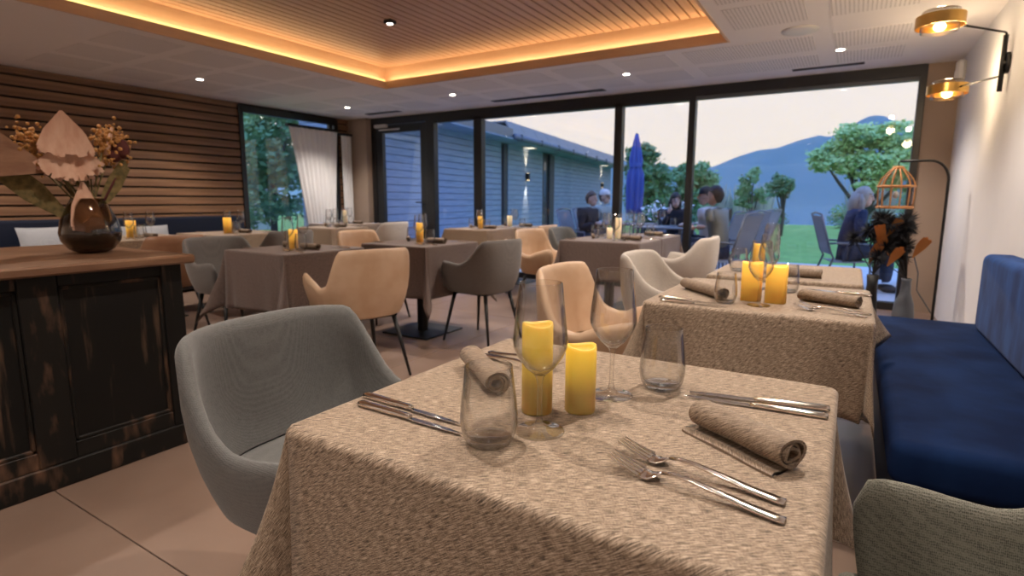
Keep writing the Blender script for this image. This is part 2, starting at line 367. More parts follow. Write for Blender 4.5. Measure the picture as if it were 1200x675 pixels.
cv.box((VX0-SET, VY1+SET, LZ), (VX1+SET, VY1+SET+.02, WZ+.03)).box((VX0-SET, VY0-SET-.02, LZ), (VX1+SET, VY0-SET, WZ+.03))
trim = struct(cv.build('trim_1', 'cove'))
back = MB().box((VX0-SET, VY0-SET, WZ+.02), (VX1+SET, VY1+SET, WZ+.03)).build('recess_backing', 'slat_back', trim)
px_, pw = VX0-SET, .088; plank0 = None
while px_ < VX1+SET-.05:
    if plank0 is None:
        plank0 = MB().bbox((0, VY0-SET, WZ), (pw-.012, VY1+SET, WZ+.018), .003).build('ceiling_plank', 'plank', trim, loc=(px_, 0, 0))
    else: share(plank0, 'ceiling_plank', trim, (px_, 0, 0))
    px_ += pw
ls = thing('led_strip', 'glowing yellow light strip along the left edge of the ceiling recess', 'light strip', (VX0, 0, LZ))
MB().box((-.016, VY0, 0), (0.0, VY1-.005, .016)).build('diffuser', 'led_side', ls); MB().box((-.09, VY0, .002), (-.06, VY1, .012)).build('diode_tape', 'led', ls)
ls = thing('led_strip', 'hidden warm light strip along the far edge of the ceiling recess', 'light strip', (0, VY1, LZ))
MB().box((VX0-.02, .05, .002), (VX1+.05, .08, .012)).build('diode_tape', 'led', ls); MB().box((VX0-.02, .04, 0), (VX1+.05, .046, .016)).build('profile', 'white_plastic', ls)
ls = thing('led_strip', 'hidden warm light strip along the right edge of the ceiling recess', 'light strip', (VX1, 0, LZ))
MB().box((.05, VY0, .002), (.08, VY1, .012)).build('diode_tape', 'led', ls); MB().box((.04, VY0, 0), (.046, VY1, .016)).build('profile', 'white_plastic', ls)
# perforated acoustic panels
rows = [(5.86, 6.32), (5.2, 5.70), (4.22, 4.74), (3.58, 4.1), (2.94, 3.46), (2.3, 2.82)]
cols_r = [(-.90, -.39), (-.25, .26)]; cols_l = [(-5.55, -5.02), (-6.20, -5.69), (-6.85, -6.34)]
cols_m = [(-4.70+k*.655, -4.70+k*.655+.52) for k in range(6)]
for r_ in rows:
    cs = cols_l + cols_r + (cols_m if r_[0] > 5.1 else [])
    for c_ in cs:
        MB().bbox((0, 0, -.003), (c_[1]-c_[0], r_[1]-r_[0], .001), .001).build('perforated_panel', 'perf', ceiling, loc=(c_[0], r_[0], CZ))
# left wall: horizontal wooden slats, a window, more slats, pale corner
LW0, LW1, LW2 = 4.74, 6.40, 6.74
wl = MB().box((XL-.2, YN, 0), (XL-.03, LW0, CZ)).box((XL-.2, LW1, 0), (XL-.03, YW+.1, CZ)).box((XL-.2, LW0, 0), (XL-.03, LW1, .12)).box((XL-.2, LW0, 2.34), (XL-.03, LW1, CZ))
wl = struct(wl.build('wall_left', 'slat_back'))
s0 = s1 = None; z = .06
while z < CZ-.05:
    zz = min(z+.088, CZ-.004)
    a = MB().bbox((-.03, YN, 0), (.0, LW0-.02, zz-z), .004); b = MB().bbox((-.03, LW1+.03, 0), (0, LW2, zz-z), .004)
    if zz-z > .0879 and s0: share(s0, 'wall_slat', wl, (XL, 0, z)); share(s1, 'wall_slat', wl, (XL, 0, z))
    else:
        q0 = a.build('wall_slat', 'slat', wl, loc=(XL, 0, z)); q1 = b.build('wall_slat', 'slat', wl, loc=(XL, 0, z))
        if s0 is None: s0, s1 = q0, q1
    z += .108
# window in the left wall
w1 = sempty('window_1')
MB().bbox((XL-.06, LW0-.03, .10), (XL+.02, LW0+.04, 2.37)).bbox((XL-.06, LW1-.04, .10), (XL+.02, LW1+.03, 2.37)).bbox((XL-.06, LW0, 2.28), (XL+.02, LW1, 2.37)).bbox((XL-.06, LW0, .10), (XL+.02, LW1, .18)).bbox((XL-.05, 6.26, .1), (XL+.01, 6.32, 2.3)).build('window_frame', 'frame', w1)
MB().box((XL-.03, LW0, .15), (XL-.024, LW1, 2.32)).build('window_pane', 'pane', w1)
# window wall
wb = struct(MB().box((XL-.2, YW-.16, 0), (-6.85, YW+.2, CZ)).build('wall_back', 'beige'))
wb2 = MB().box((.50, YW-.02, 0), (XR+.05, YW+.2, CZ)).build('wall_pier', 'beige', wb)
w2 = sempty('window_2')
def fr(x0, x1, z0, z1, y0=YW-.05, y1=YW+.06, name='window_frame', m='frame', par=None): return MB().bbox((x0, y0, z0), (x1, y1, z1), .004).build(name, m, par or w2)
fr(-6.85, .50, 2.29, CZ, name='head_rail'); fr(-5.70, .50, 0, .075, name='sill_rail')
for a, b in ((-5.70, -5.54), (-4.80, -4.66), (-2.64, -2.54), (-1.73, -1.655), (.44, .50)): fr(a, b, .07, 2.30, name='mullion')
fr(-5.54, -1.73, 2.25, 2.30, name='top_rail')
for a, b, t in ((-5.54, -4.80, 2.26), (-4.66, -2.64, 2.26), (-2.54, -1.73, 2.26), (-1.655, .44, 2.30)):
    MB().box((a, YW, .07), (b, YW+.008, t)).build('window_pane', 'pane', w2)
MB().bbox((-1.655, YW-.02, 2.255), (.44, YW+.05, 2.295), .004).build('blind_cassette', 'grey_vase', w2)
d1 = sempty('door_1')
fr(-6.85, -6.76, 0, 2.30, par=d1, name='door_jamb'); fr(-6.76, -6.62, .02, 2.28, YW-.035, YW+.04, par=d1, name='stile'); fr(-5.82, -5.70, .02, 2.28, YW-.035, YW+.04, par=d1, name='stile')
fr(-6.62, -5.82, 2.16, 2.28, YW-.035, YW+.04, par=d1, name='rail'); fr(-6.62, -5.82, .02, .18, YW-.035, YW+.04, par=d1, name='rail')
MB().box((-6.62, YW, .18), (-5.82, YW+.01, 2.16)).build('door_pane', 'pane', d1)
MB().tube([(-5.76, YW-.09, 1.0), (-5.76, YW-.09, 1.06), (-5.88, YW-.09, 1.06)], .010).tube([(-5.76, YW-.09, 1.03), (-5.76, YW-.03, 1.03)], .010).build('door_handle', 'black_metal', d1, True)
MB().bbox((-6.74, YW-.10, 2.24), (-6.48, YW-.035, 2.29), .01).build('door_closer', 'white_plastic', d1)
MB().bbox((-6.66, YW-.075, 2.195), (-6.22, YW-.05, 2.215), .004).build('closer_arm', 'white_plastic', d1)
struct(MB().box((XR, YN, 0), (XR+.2, YW+.2, CZ)).build('wall_right', 'wall_white'))
struct(MB().box((XL-.2, YN-.2, 0), (XR+.2, YN, CZ)).build('wall_front', 'wall_white'))

# ceiling fittings
DL = [(-6.257, 3.64), (-6.30, 5.78), (-4.40, 5.765), (-2.134, 5.77), (-.21, 5.80)]
dnames = ['above the slatted wall', 'nearest the curtained window', 'beside the short ceiling vent, mid ceiling', 'over the middle of the window wall', 'between the perforated panels by the right wall']
DLX = [(-.15, 3.75), (-.12, 1.72), (-6.26, 1.5), (-3.0, -1.4), (-1.0, -1.0), (-6.2, -.4), (.1, .1)]
def downlight(x, y, label, group=None, wt=DOWN_W, rad=.035):
    t = thing('downlight', label, 'downlight', (x, y, CZ), group=group)
    MB().lathe([(.034, -.002), (.05, -.004), (.05, .0), (.034, .0)], 24).build('trim_ring', 'white_plastic', t, True)
    MB().lathe([(.0005, -.0015), (.034, -.0015)], 20).build('lens', 'lens', t)
    spot('downlight_beam', (0, 0, -.02), wt, 2.1, .7, rad, WARM, t); return t
for (x, y), q in zip(DL, dnames): downlight(x, y, 'small round recessed downlight '+q)
for x, y in DLX: downlight(x, y, 'recessed downlight in the ceiling nearer than the frame', 'downlights out of view', DOWN_W*(.95 if x > -.5 and y > 1 else .3 if x > -.5 else .7 if y < -.9 else 1.25), .018)
for (x, y), q in (((-3.62, 3.85), 'nearer the recess corner'), ((-1.43, 3.87), 'at the top picture edge')):
    t = thing('spotlight', 'small black spotlight in the plank ceiling, '+q, 'spotlight', (x, y, WZ))
    MB().bbox((-.04, -.04, -.03), (.04, .04, 0), .004).build('housing', 'black', t); MB().lathe([(.0005, -.031), (.025, -.031)], 16).build('lens', 'lens', t)
    spot('spotlight_beam', (0, 0, -.05), DOWN_W*1.3, 2.0, .7, .03, WARM, t)
for x in (-3.62, -1.43):
    t = thing('spotlight', 'small black square spotlight in the plank ceiling nearer than the frame', 'spotlight', (x, 1.0, WZ), group='spotlights out of view')
    MB().bbox((-.04, -.04, -.03), (.04, .04, 0), .004).build('housing', 'black', t); spot('spotlight_beam', (0, 0, -.05), DOWN_W*1.1, 2.0, .7, .03, WARM, t)
def vent(x0, x1, y, wd, label):
    t = thing('ceiling_vent', label, 'vent', ((x0+x1)/2, y, CZ)); h = (x1-x0)/2
    MB().bbox((-h, -wd/2, -.006), (h, wd/2, 0), .003).build('frame', 'grey_metal', t)
    for k in range(2): MB().box((-h+.01, -wd/2+.012+k*wd*.42, -.010), (h-.01, -wd/2+.012+k*wd*.42+wd*.18, -.006)).build('slot', 'black', t)
vent(-4.22, -2.63, 6.41, .13, 'long dark slot vent in the ceiling over the wide window pane')
vent(-6.53, -5.86, 6.39, .12, 'short dark slot vent in the ceiling in front of the glass door')
vent(-.64, -.02, 6.44, .09, 'slim grey slot vent in the ceiling over the mountain view')
t = thing('ceiling_speaker', 'round flush white speaker in the ceiling beside the perforated panels', 'speaker', (-.463, 5.0, CZ))
MB().lathe([(.0005, -.012), (.10, -.012), (.115, -.008), (.12, 0)], 32).build('grille', 'grey_metal' if False else 'white_plastic', t, True); MB().lathe([(.12, -.006), (.13, -.006), (.13, 0), (.12, 0)], 32).build('rim', 'white_plastic', t, True)
t = thing('alarm_sensor', 'white motion sensor high in the corner above the beige pier', 'sensor', (XR-.03, 6.55, 2.27))
MB().bbox((-.04, -.05, -.09), (.03, .05, .09), .02).build('housing', 'white_plastic', t); MB().bbox((-.046, -.035, -.06), (-.035, .035, .0), .005).build('lens', 'white', t)

# ================================================================== BUILDERS
def sweep_cloth(x0, x1, y0, y1, zt, D, seed, ears={}):
    """square cloth over a square table: flat top, rounded edge, hanging sides, one eared fold at each corner"""
    rnd = random.Random(seed); mb = MB(); uvs = []
    hx, hy = (x1-x0)/2, (y1-y0)/2; cx, cy_ = (x0+x1)/2, (y0+y1)/2; r = .012
    base = []                                             # perimeter: point, outward dir, hang length, flare, uv dir
    ph = [rnd.uniform(0, 6) for _ in range(4)]
    def side(ax, ay, bx, by, nx, ny, k, n=22):
        for i in range(n):
            t = (i+.6)/(n+.2); x = ax+(bx-ax)*t; y = ay+(by-ay)*t
            edge = min(t, 1-t)*math.hypot(bx-ax, by-ay)
            w_ = .035*math.sin(t*7+ph[k])+.02*math.sin(t*15+ph[k]*2)
            val = -.10*math.exp(-((edge-.07)/.05)**2)
            base.append((x, y, nx, ny, D*(1+.03*math.exp(-(edge/.08)**2)), .05+w_*.8+val, nx, ny))
    def corner(sx_, sy_, a0, n=11):
        ear = rnd.uniform(.30, .46); lean = rnd.uniform(-.12, .12); cut = 0
        if (sx_, sy_) in ears: ear, cut = ears[(sx_, sy_)]; lean = 0
        for i in range(n):
            f = (i+.0)/(n-1)*PI/2; a = a0+f
            L = D/max(math.cos(f), math.sin(f)); L *= 1-cut*math.sin(2*f); k = math.sin(2*f)**1.5
            fl = -.05*(1-k)+ear*k+lean*math.sin(4*f)
            dx, dy = math.cos(a), math.sin(a)
            base.append((sx_*(hx-r)+dx*r*.6, sy_*(hy-r)+dy*r*.6, dx, dy, L*.97, fl, dx, dy))
    side(-hx, -hy, hx, -hy, 0, -1, 0); corner(1, -1, -PI/2)
    side(hx, -hy, hx, hy, 1, 0, 1); corner(1, 1, 0)
    side(hx, hy, -hx, hy, 0, 1, 2); corner(-1, 1, PI/2)
    side(-hx, hy, -hx, -hy, -1, 0, 3); corner(-1, -1, PI)
    n = len(base)
    # top: rings shrinking to the centre
    RG = []; UV = []
    for q in (.02, .35, .7, .93):
        RG.append([(cx+b[0]*q, cy_+b[1]*q, zt) for b in base]); UV.append([(b[0]*q+cx, b[1]*q+cy_) for b in base])
    for a in (0, .35, .7, 1.0):
        an = a*PI/2
        RG.append([(cx+b[0]-b[2]*r+b[2]*r*math.sin(an), cy_+b[1]-b[3]*r+b[3]*r*math.sin(an), zt-r*(1-math.cos(an))) for b in base]); UV.append([(b[0]-b[2]*r*(1-a)+cx, b[1]-b[3]*r*(1-a)+cy_) for b in base])
    nd = 12
    for j in range(1, nd+1):
        s = j/nd
        ring = []
        uvr = []
        for b in base:
            L = b[4]-r; out = b[5]*L*s*(.55+.45*s); dz = L*s*math.sqrt(max(.2, 1-min(.9, abs(b[5])*.9)**2))
            ring.append((cx+b[0]+b[2]*out, cy_+b[1]+b[3]*out, zt-r-dz)); uvr.append((b[0]+b[6]*L*s+cx, b[1]+b[7]*L*s+cy_))
        RG.append(ring); UV.append(uvr)
    RG.append([(p[0]-b[2]*.003, p[1]-b[3]*.003, p[2]) for p, b in zip(RG[-1], base)]); UV.append(UV[-1])
    for j in (nd-1, 5, 1):                                # inner face so the hem has thickness
        src = RG[8+j-1]; RG.append([(p[0]-b[2]*.003, p[1]-b[3]*.003, p[2]) for p, b in zip(src, base)]); UV.append(UV[8+j-1])
    mb.rings(RG); o = 0
    mb.f.append(tuple(reversed(range(n))))
    mb.uv = [u for R_ in UV for u in R_]
    return mb
TABLE_N = 0
def table(x0, x1, y0, y1, where, cm='cloth', D=.30, ears={}):
    global TABLE_N; TABLE_N += 1
    cx, cy_ = (x0+x1)/2, (y0+y1)/2
    t = thing('dining_table', 'pedestal dining table '+where, 'table', (cx, cy_, 0), group='pedestal tables')
    hx, hy = (x1-x0)/2-.006, (y1-y0)/2-.006
    MB().bbox((-hx, -hy, .715), (hx, hy, .7475), .006).build('tabletop', 'black_metal', t)
    MB().lathe([(.045, .012), (.045, .70), (.10, .705), (.10, .716)], 20).build('column', 'black_metal', t, True)
    MB().bbox((-.24, -.24, 0), (.24, .24, .014), .004).build('base_plate', 'black_metal', t)
    c_ = sweep_cloth(-hx-.006, hx+.006, -hy-.006, hy+.006, .7512, D, TABLE_N*13, ears).build('tablecloth', cm, None, True, loc=(cx, cy_, 0))
    tag(c_, 'woven cloth on the table '+where, 'tablecloth', 'woven tablecloths')
ZT = .7514
def chair_proto(name, fab, style, label, foot=.215, low=False):
    t = thing(name, label, 'chair')
    # plan of the tub at the rim and at the base, facing +x
    W, Bk, Fr = .285, .285, .20
    n = 56; rows_ = []
    if style == 'tan': zA, zB, tr0, tr1, Fr = .585, .795, .30, .44, .235
    elif low: zA, zB, tr0, tr1 = .578, .785, .36, .48
    else: zA, zB, tr0, tr1 = .612, .785, .34, .50
    def plan(u):                                         # u -1..1 from right arm front around the back to the left arm front
        a = abs(u); s = 1 if u > 0 else -1
        if a > .62:
            k = (a-.62)/.38; return (-.03+k*(Fr+.03), s*W*(1-.06*k*k))
        th = a/.62*PI/2; e = .72
        return (-.03-(Bk-.03)*math.cos(th)**e, s*W*math.sin(th)**e)
    def top(u):
        a = abs(u)
        h = zB+(zA-zB)*sstep(tr0, tr1+.18 if style != 'tan' else .54, a)
        if style == 'tan': h += .055*sstep(.62, 1, a)-.02*math.exp(-((a-.62)/.06)**2)
        else: h += .012*sstep(.7, .9, a)
        h += .012*math.cos(u*PI)*(1 if a < .5 else 0)
        h -= .05*sstep(.955, 1.0, a)
        return h
    zb = .405
    R_ = []
    us = [-1+2*i/n for i in range(n+1)]
    prof_o = [0, .05, .16, .3, .5, .7, .86, .96]
    def pt(u, s, inner):
        x, y = plan(u); z0 = zb; h = top(u); z = z0+(h-z0)*s
        fl = .80+.20*(1-(1-min(1, (z-zb)/.28))**2) if z < zb+.28 else 1.0+.10*(z-zb-.28)
        d = math.hypot(x, y) or 1
        off = 0.034 if inner else 0
        X, Y = x*fl, y*fl
        # inward normal approximation of the plan
        a = abs(u)
        nx, ny = (0, -1 if y > 0 else 1) if a > .62 else (-x/d, -y/d)
        return (X+nx*off, Y+ny*off, z)
    rings = []
    for s in prof_o: rings.append([pt(u, s, False) for u in us])
    rim = []
    for k in range(1, 6):
        f = k/6; A = [pt(u, .97, False) for u in us]; B = [pt(u, .97, True) for u in us]; up_ = .022*math.sin(PI*f)
        rings.append([tuple(Vector(p)*(1-f)+Vector(q)*f+Vector((0, 0, up_))) for p, q in zip(A, B)])
    for s in (.95, .8, .6, .4, .2): rings.append([pt(u, s, True) for u in us])
    mb = MB().rings(rings, closed=False)
    nn = len(us); k = len(rings)
    mb.f.append(tuple(i*nn for i in range(k))); mb.f.append(tuple(i*nn+nn-1 for i in reversed(range(k))))
    mb.build('backrest', fab, t, True)
    # underside and seat
    pl = [plan(u) for u in us]
    MB().rings([[(x*.5, y*.5, zb-.012) for x, y in pl], [(x*.72, y*.72, zb-.010) for x, y in pl], [(x*.80, y*.80, zb+.002) for x, y in pl], [(x*.79, y*.79, zb+.02) for x, y in pl]], cap=True).build('seat_shell', fab, t, True)
    sp_ = [((x*.80+.045) if x > 0 else x*.84, y*.84) for x, y in pl]
    MB().rings([[(x*.93, y*.93, .425) for x, y in sp_], [(x*1.0, y, .44) for x, y in sp_], [(x, y, .462) for x, y in sp_], [(x*.95, y*.95, .478) for x, y in sp_], [(x*.6, y*.6, .484) for x, y in sp_]], cap=True).build('seat', fab, t, True)
    if style == 'tan':
        for s in (-1, 1): MB().bbox((-.105, s*.258-.006, .545), (-.095, s*.258+.006, .59), .002).build('slot', 'black', t)
    R0 = .012
    MB().tube([(.15, -.16, .392), (.15, .16, .392), (-.17, .16, .392), (-.17, -.16, .392), (.15, -.16, .392)], .010, 6).build('seat_frame', 'black_metal', t)
    for sx_ in (1, -1):
        for sy in (1, -1):
            MB().tube([(sx_*min(.15, foot+.02)-.005, sy*min(.15, foot+.02), .395), (sx_*(foot+.01)-.01, sy*foot, 0)], [.016, .0085], 8).build('leg', 'black_metal', t, True)
    return t
PROTO = {}
def chair(kind, x, y, deg, label):
    fab, style = {'grey': ('grey_fab', 'tub'), 'green': ('green_fab', 'tub'), 'dark': ('dark_fab', 'tub'), 'pale': ('pale_fab', 'tub'), 'tan': ('tan', 'tan'), 'brown': ('brown_leather', 'tan')}[kind]
    if kind not in PROTO:
        t = PROTO[kind] = chair_proto('dining_chair', fab, style, label, .10 if kind == 'grey' else .215, kind == 'grey'); t.location = (x, y, 0); t.rotation_euler = (0, 0, math.radians(deg)); t['group'] = 'tub dining chairs'; return t
    return dup(PROTO[kind], (x, y, 0), math.radians(deg), label, 'tub dining chairs')
def mk_wine():
    t = thing('wine_glass', 'x', 'wine glass')
    MB().lathe([(.0008, .0), (.036, .0), (.0385, .001), (.0385, .0022), (.034, .0032), (.018, .0055), (.007, .011), (.0042, .022), (.0036, .05), (.004, .075), (.0065, .086), (.010, .0905)], 32).build('stem', 'glass', t, True)
    MB().lathe([(.0008, .0895), (.010, .0905), (.022, .101), (.034, .118), (.0405, .133), (.0412, .142), (.0395, .160), (.0355, .195), (.0318, .229), (.0312, .2297), (.0306, .229), (.0343, .195), (.0383, .160), (.0400, .142), (.0393, .134), (.033, .1195), (.021, .1025), (.0008, .0935)], 40).build('bowl', 'glass', t, True)
    return t
def mk_tumbler():
    t = thing('tumbler', 'x', 'tumbler')
    MB().lathe([(.0008, .0), (.028, .0), (.033, .004), (.0385, .016), (.0415, .032), (.0415, .045), (.0395, .07), (.0358, .10), (.0338, .1165), (.0332, .1172), (.0326, .1165), (.0345, .10), (.0381, .07), (.040, .045), (.0395, .032), (.036, .019), (.030, .0125), (.0008, .011)], 40).build('body', 'glass', t, True)
    MB().lathe([(.0008, .0012), (.027, .0012), (.031, .0045), (.033, .010), (.029, .0108), (.0008, .0098)], 32).build('thick_base', 'glass_thick', t, True)
    return t
WINE = TUMB = None
def wine(x, y, label, group=None, z=ZT, s=1):
    global WINE
    if WINE is None: WINE = mk_wine(); r = WINE; r.location = (x, y, z); r['label'] = label
    else: r = dup(WINE, (x, y, z), random.uniform(0, 6), label)
    if group: r['group'] = group
    elif 'group' in r: del r['group']
    r.scale = (s, s, s); return r
def tumbler(x, y, label, group=None, z=ZT, s=1):
    global TUMB
    if TUMB is None: TUMB = mk_tumbler(); r = TUMB; r.location = (x, y, z); r['label'] = label
    else: r = dup(TUMB, (x, y, z), random.uniform(0, 6), label)
    if group: r['group'] = group
    elif 'group' in r: del r['group']
    r.scale = (s, s, s); return r
def candle(x, y, h, r, label, m='wax', z=ZT, sq=0.0, rz=0.):
    t = thing('led_candle', label, 'candle', (x, y, z), rz)
    n = 32; prof = [(r*.96, 0), (r, .003), (r, h*.3), (r, h*.6), (r, h-.006), (r*.97, h-.001), (r*.90, h), (r*.82, h-.005), (r*.7, h-.012), (.001, h-.014)]
    mb = MB(); R_ = []
    for q, hh in prof:
        R_.append([])
        for k in range(n):
            a = 2*PI*k/n; e = 1/max(abs(math.cos(a)), abs(math.sin(a)))**sq if sq else 1
            R_[-1].append((q*e*math.cos(a), q*e*math.sin(a), hh+(.0025*math.sin(a*2+1) if hh > h*.9 else 0)))
    mb.rings(R_, cap=True); mb.uv = [(0, hh/h) for q, hh in prof for k in range(n)]
    mb.build('wax_body', m, t, True)
    return t
def napkin(p0, p1, label, z=ZT, rad=.0255, tail=True):
    p0, p1 = Vector((p0[0], p0[1], 0)), Vector((p1[0], p1[1], 0)); d = p1-p0; L = d.length
    mb = MB(); turns = 2.6; n = 64; th = .0036; prof_o = []; prof_i = []
    for i in range(n+1):
        t = i/n; a = -PI/2+turns*2*PI*t; r = rad*(.30+.70*(1-t))*(1+.05*math.sin(3*a)) if True else 0
        r = rad*(1-.62*t)
        cx, cz = r*math.cos(a)*1.05, r*math.sin(a)*.92
        prof_o.append((cx, cz)); r2 = r-th; prof_i.append((r2*math.cos(a)*1.05, r2*math.sin(a)*.92))
    if tail:
        prof_o = [(-rad*1.45, -rad*.92+.0035), (-rad*1.2, -rad*.92+.006), (-rad*.9, -rad*.92+.0035)] + prof_o
        prof_i = [(-rad*1.45, -rad*.92+.0), (-rad*1.2, -rad*.92+.0025), (-rad*.9, -rad*.92)] + [(a, max(b, -rad*.92)) for a, b in prof_i]
    zc = rad*.92
    m = 10; R_ = []; uv = []
    loop = prof_o+list(reversed(prof_i))
    for j in range(m+1):
        s = j/m; x = L*s; wob = 1+.02*math.sin(s*9)
        R_.append([(x+.003*math.sin(k*.4), -q[0]*wob, q[1]*wob+zc) for k, q in enumerate(loop)])
        uv += [(x, k*.004) for k in range(len(loop))]
    mb.rings(R_, cap=True); mb.uv = uv
    o = mb.build('rolled_napkin', 'napkin', None, True, loc=(p0.x, p0.y, z), rot=math.atan2(d.y, d.x))
    sharp(o, 50)
    return tag(o, label, 'napkin', 'rolled brown napkins')
def ribbon(mb, st, thk):
    """st: list of (x, z, halfwidth, thickness)"""
    R_ = []
    for x, z, hw, th in st: R_.append([(x, -hw, z), (x, -hw*.6, z-th*.25), (x, hw*.6, z-th*.25), (x, hw, z), (x, hw*.7, z+th), (x, -hw*.7, z+th)])
    return mb.rings(R_, cap=True)
def mk_fork():
    t = thing('fork', 'x', 'fork')                       # tines at x=0, handle end at x=.21
    h = ribbon(MB(), [(.070, .0105, .0030, .0022), (.085, .0125, .0026, .0026), (.105, .0120, .0029, .003), (.14, .0080, .0042, .0034), (.175, .0035, .0056, .0034), (.20, .0022, .0064, .003), (.210, .0024, .0062, .0026)], 0)
    h.build('handle', 'steel', t, True)
    ribbon(MB(), [(.043, .0045, .0098, .0016), (.048, .0030, .0112, .0016), (.056, .0030, .0112, .0018), (.064, .0060, .0080, .002), (.071, .0105, .0031, .0022)], 0).build('head', 'steel', t, True)
    for k in range(4):
        y = (k-1.5)*.0058
        MB().rings([[(x, y*f-w_, z), (x, y*f+w_, z), (x, y*f+w_, z+.0015), (x, y*f-w_, z+.0015)] for x, z, w_, f in ((0, .0155, .0006, .92), (.012, .0115, .0012, .97), (.028, .0075, .0015, 1), (.045, .0042, .0018, 1.12))], cap=True).build('tine', 'steel', t)
    return t
def mk_knife():
    t = thing('knife', 'x', 'knife')                     # blade tip at x=0, handle end at x=.225
    ribbon(MB(), [(.108, .0040, .0045, .004), (.118, .0030, .0052, .0055), (.15, .0022, .0058, .0062), (.19, .002, .0066, .0065), (.218, .002, .0072, .0065), (.225, .0024, .0068, .005)], 0).build('handle', 'steel', t, True)
    MB().rings([[(x, -a, .0016), (x, b, .0026), (x, b, .0040), (x, -a, .0030)] for x, a, b in ((0, .0002, .0004), (.008, .0015, .0030), (.03, .0042, .0055), (.07, .0055, .0062), (.10, .005, .006), (.11, .004, .0045))], cap=True).build('blade', 'blade', t)
    return t
FORK = KNIFE = None
def cutlery(kind, tip, end, label, z=ZT):
    global FORK, KNIFE
    d = Vector((end[0]-tip[0], end[1]-tip[1])); rz = math.atan2(d.y, d.x); L = d.length/(.21 if kind == 'fork' else .225)
    if kind == 'fork':
        if FORK is None: FORK = r = mk_fork()
        else: r = dup(FORK)
    else:
        if KNIFE is None: KNIFE = r = mk_knife()
        else: r = dup(KNIFE)
    r.location = (tip[0], tip[1], z+.0004); r.rotation_euler = (0, 0, rz); r.scale = (L, 1.25 if kind == 'fork' else 1.0, 1.06); r['label'] = label; r['group'] = kind+'s on the tables'
    return r

# ================================================================== TABLES
table(-.733, .005, .508, 1.19, 'laid nearest the camera')
FLAT = (.06, .12)
table(-.61, .085, 1.87, 2.60, 'directly behind the nearest one, beside the navy bench', ears={(1, 1): (.62, .42), (-1, 1): FLAT, (1, -1): (.12, .18)})
table(-.58, .065, 2.73, 3.45, 'at the far end of the navy bench', ears={(1, -1): (.06, .35), (-1, -1): FLAT, (1, 1): (.2, .35)})
table(-2.22, -1.48, 4.43, 5.05, 'with two cream candles by the tall windows', 'cloth_dark', .34, ears={(1, 1): FLAT, (-1, 1): FLAT})
table(-2.22, -1.50, 5.12, 5.80, 'right against the window mullion in front of the seated guests', 'cloth_dark', .30, ears={(1, -1): FLAT, (-1, -1): FLAT})
table(-3.37, -2.69, 3.17, 3.87, 'before the dark grey chair, its base plate in view', 'cloth_dark', .40)
table(-3.72, -3.06, 2.23, 2.93, 'next to the black counter, behind the tan chair', 'cloth_dark', .40)
table(-5.92, -5.16, 2.20, 2.92, 'behind the counter vase by the slatted wall', 'cloth', ears={(1, 1): FLAT, (-1, 1): FLAT})
table(-5.92, -5.16, 3.06, 3.88, 'by the slatted wall, right of the counter vase', 'cloth', ears={(1, -1): FLAT, (-1, -1): FLAT})
table(-6.02, -5.35, 4.58, 5.20, 'just in front of the white curtain', 'cloth')
table(-6.75, -5.92, 5.36, 6.10, 'in the corner below the white curtain', 'cloth')
table(-4.26, -3.62, 5.36, 6.00, 'in front of the blue boarded facade, with the amber candle', 'cloth', ears={(1, 1): FLAT, (-1, 1): FLAT})
table(-4.20, -3.50, 6.10, 6.70, 'against the window frame, with the white candle', 'cloth', ears={(1, -1): FLAT, (-1, -1): FLAT})

# nearest table
g1, g2 = PZ(632, 505, ZT), PZ(716, 463, ZT); t1, t2 = PZ(573, 519, ZT), PZ(775, 455, ZT)
wine(g1.x, g1.y, 'tall wine glass in front of the two yellow candles on the nearest table')
wine(g2.x, g2.y, 'tall wine glass right of the yellow candles on the nearest table')
tumbler(t1.x, t1.y, 'stemless tumbler left of the candles beside the knives on the nearest table')
tumbler(t2.x, t2.y, 'stemless tumbler at the far side of the nearest table, right of the wine glass')
p = PZ(625, 484, ZT); candle(p.x, p.y+.012, .150, .0255, 'taller yellow candle behind the wine glass on the nearest table', 'wax', sq=.12, rz=.5)
p = PZ(676, 483, ZT); candle(p.x, p.y+.012, .112, .0255, 'shorter yellow candle between the wine glasses on the nearest table', 'wax', sq=.12, rz=.5)
a, b = PZ(820, 500, ZT), PZ(927, 553, ZT); napkin(b, a, 'rolled brown napkin right of centre on the nearest table, open end showing')
a, b = PZ(551, 428, ZT), PZ(583, 464, ZT); napkin(b, a, 'rolled brown napkin behind the left tumbler on the nearest table', tail=False)
for (tx_, ty_), (ex, ey), q in (((716, 524), (920, 592), 'farther of the two forks at the near right of the nearest table'), ((726, 548), (920, 614), 'closer of the two forks at the near right of the nearest table'),
                                ((660, 436), (574, 414), 'farther fork behind the candles on the nearest table'), ((655, 446), (566, 417), 'nearer fork behind the candles on the nearest table')):
    a, b = PZ(tx_, ty_, ZT), PZ(ex, ey, ZT); d = (b-a).normalized()
    if ex > 900: a = b-d*.215
    else: a = b-d*.205
    cutlery('fork', a, b, q)
for (tx_, ty_), (ex, ey), q in (((560, 505), (428, 465), 'farther of two crossed knives at the left edge of the nearest table'), ((553, 514), (422, 475), 'closer of two crossed knives at the left edge of the nearest table'),
                                ((822, 463), (972, 482), 'farther of two knives behind the right napkin on the nearest table'), ((832, 470), (970, 491), 'closer of two knives behind the right napkin on the nearest table')):
    a, b = PZ(tx_, ty_, ZT), PZ(ex, ey, ZT); d = (b-a).normalized(); cutlery('knife', b-d*.225, b, q)
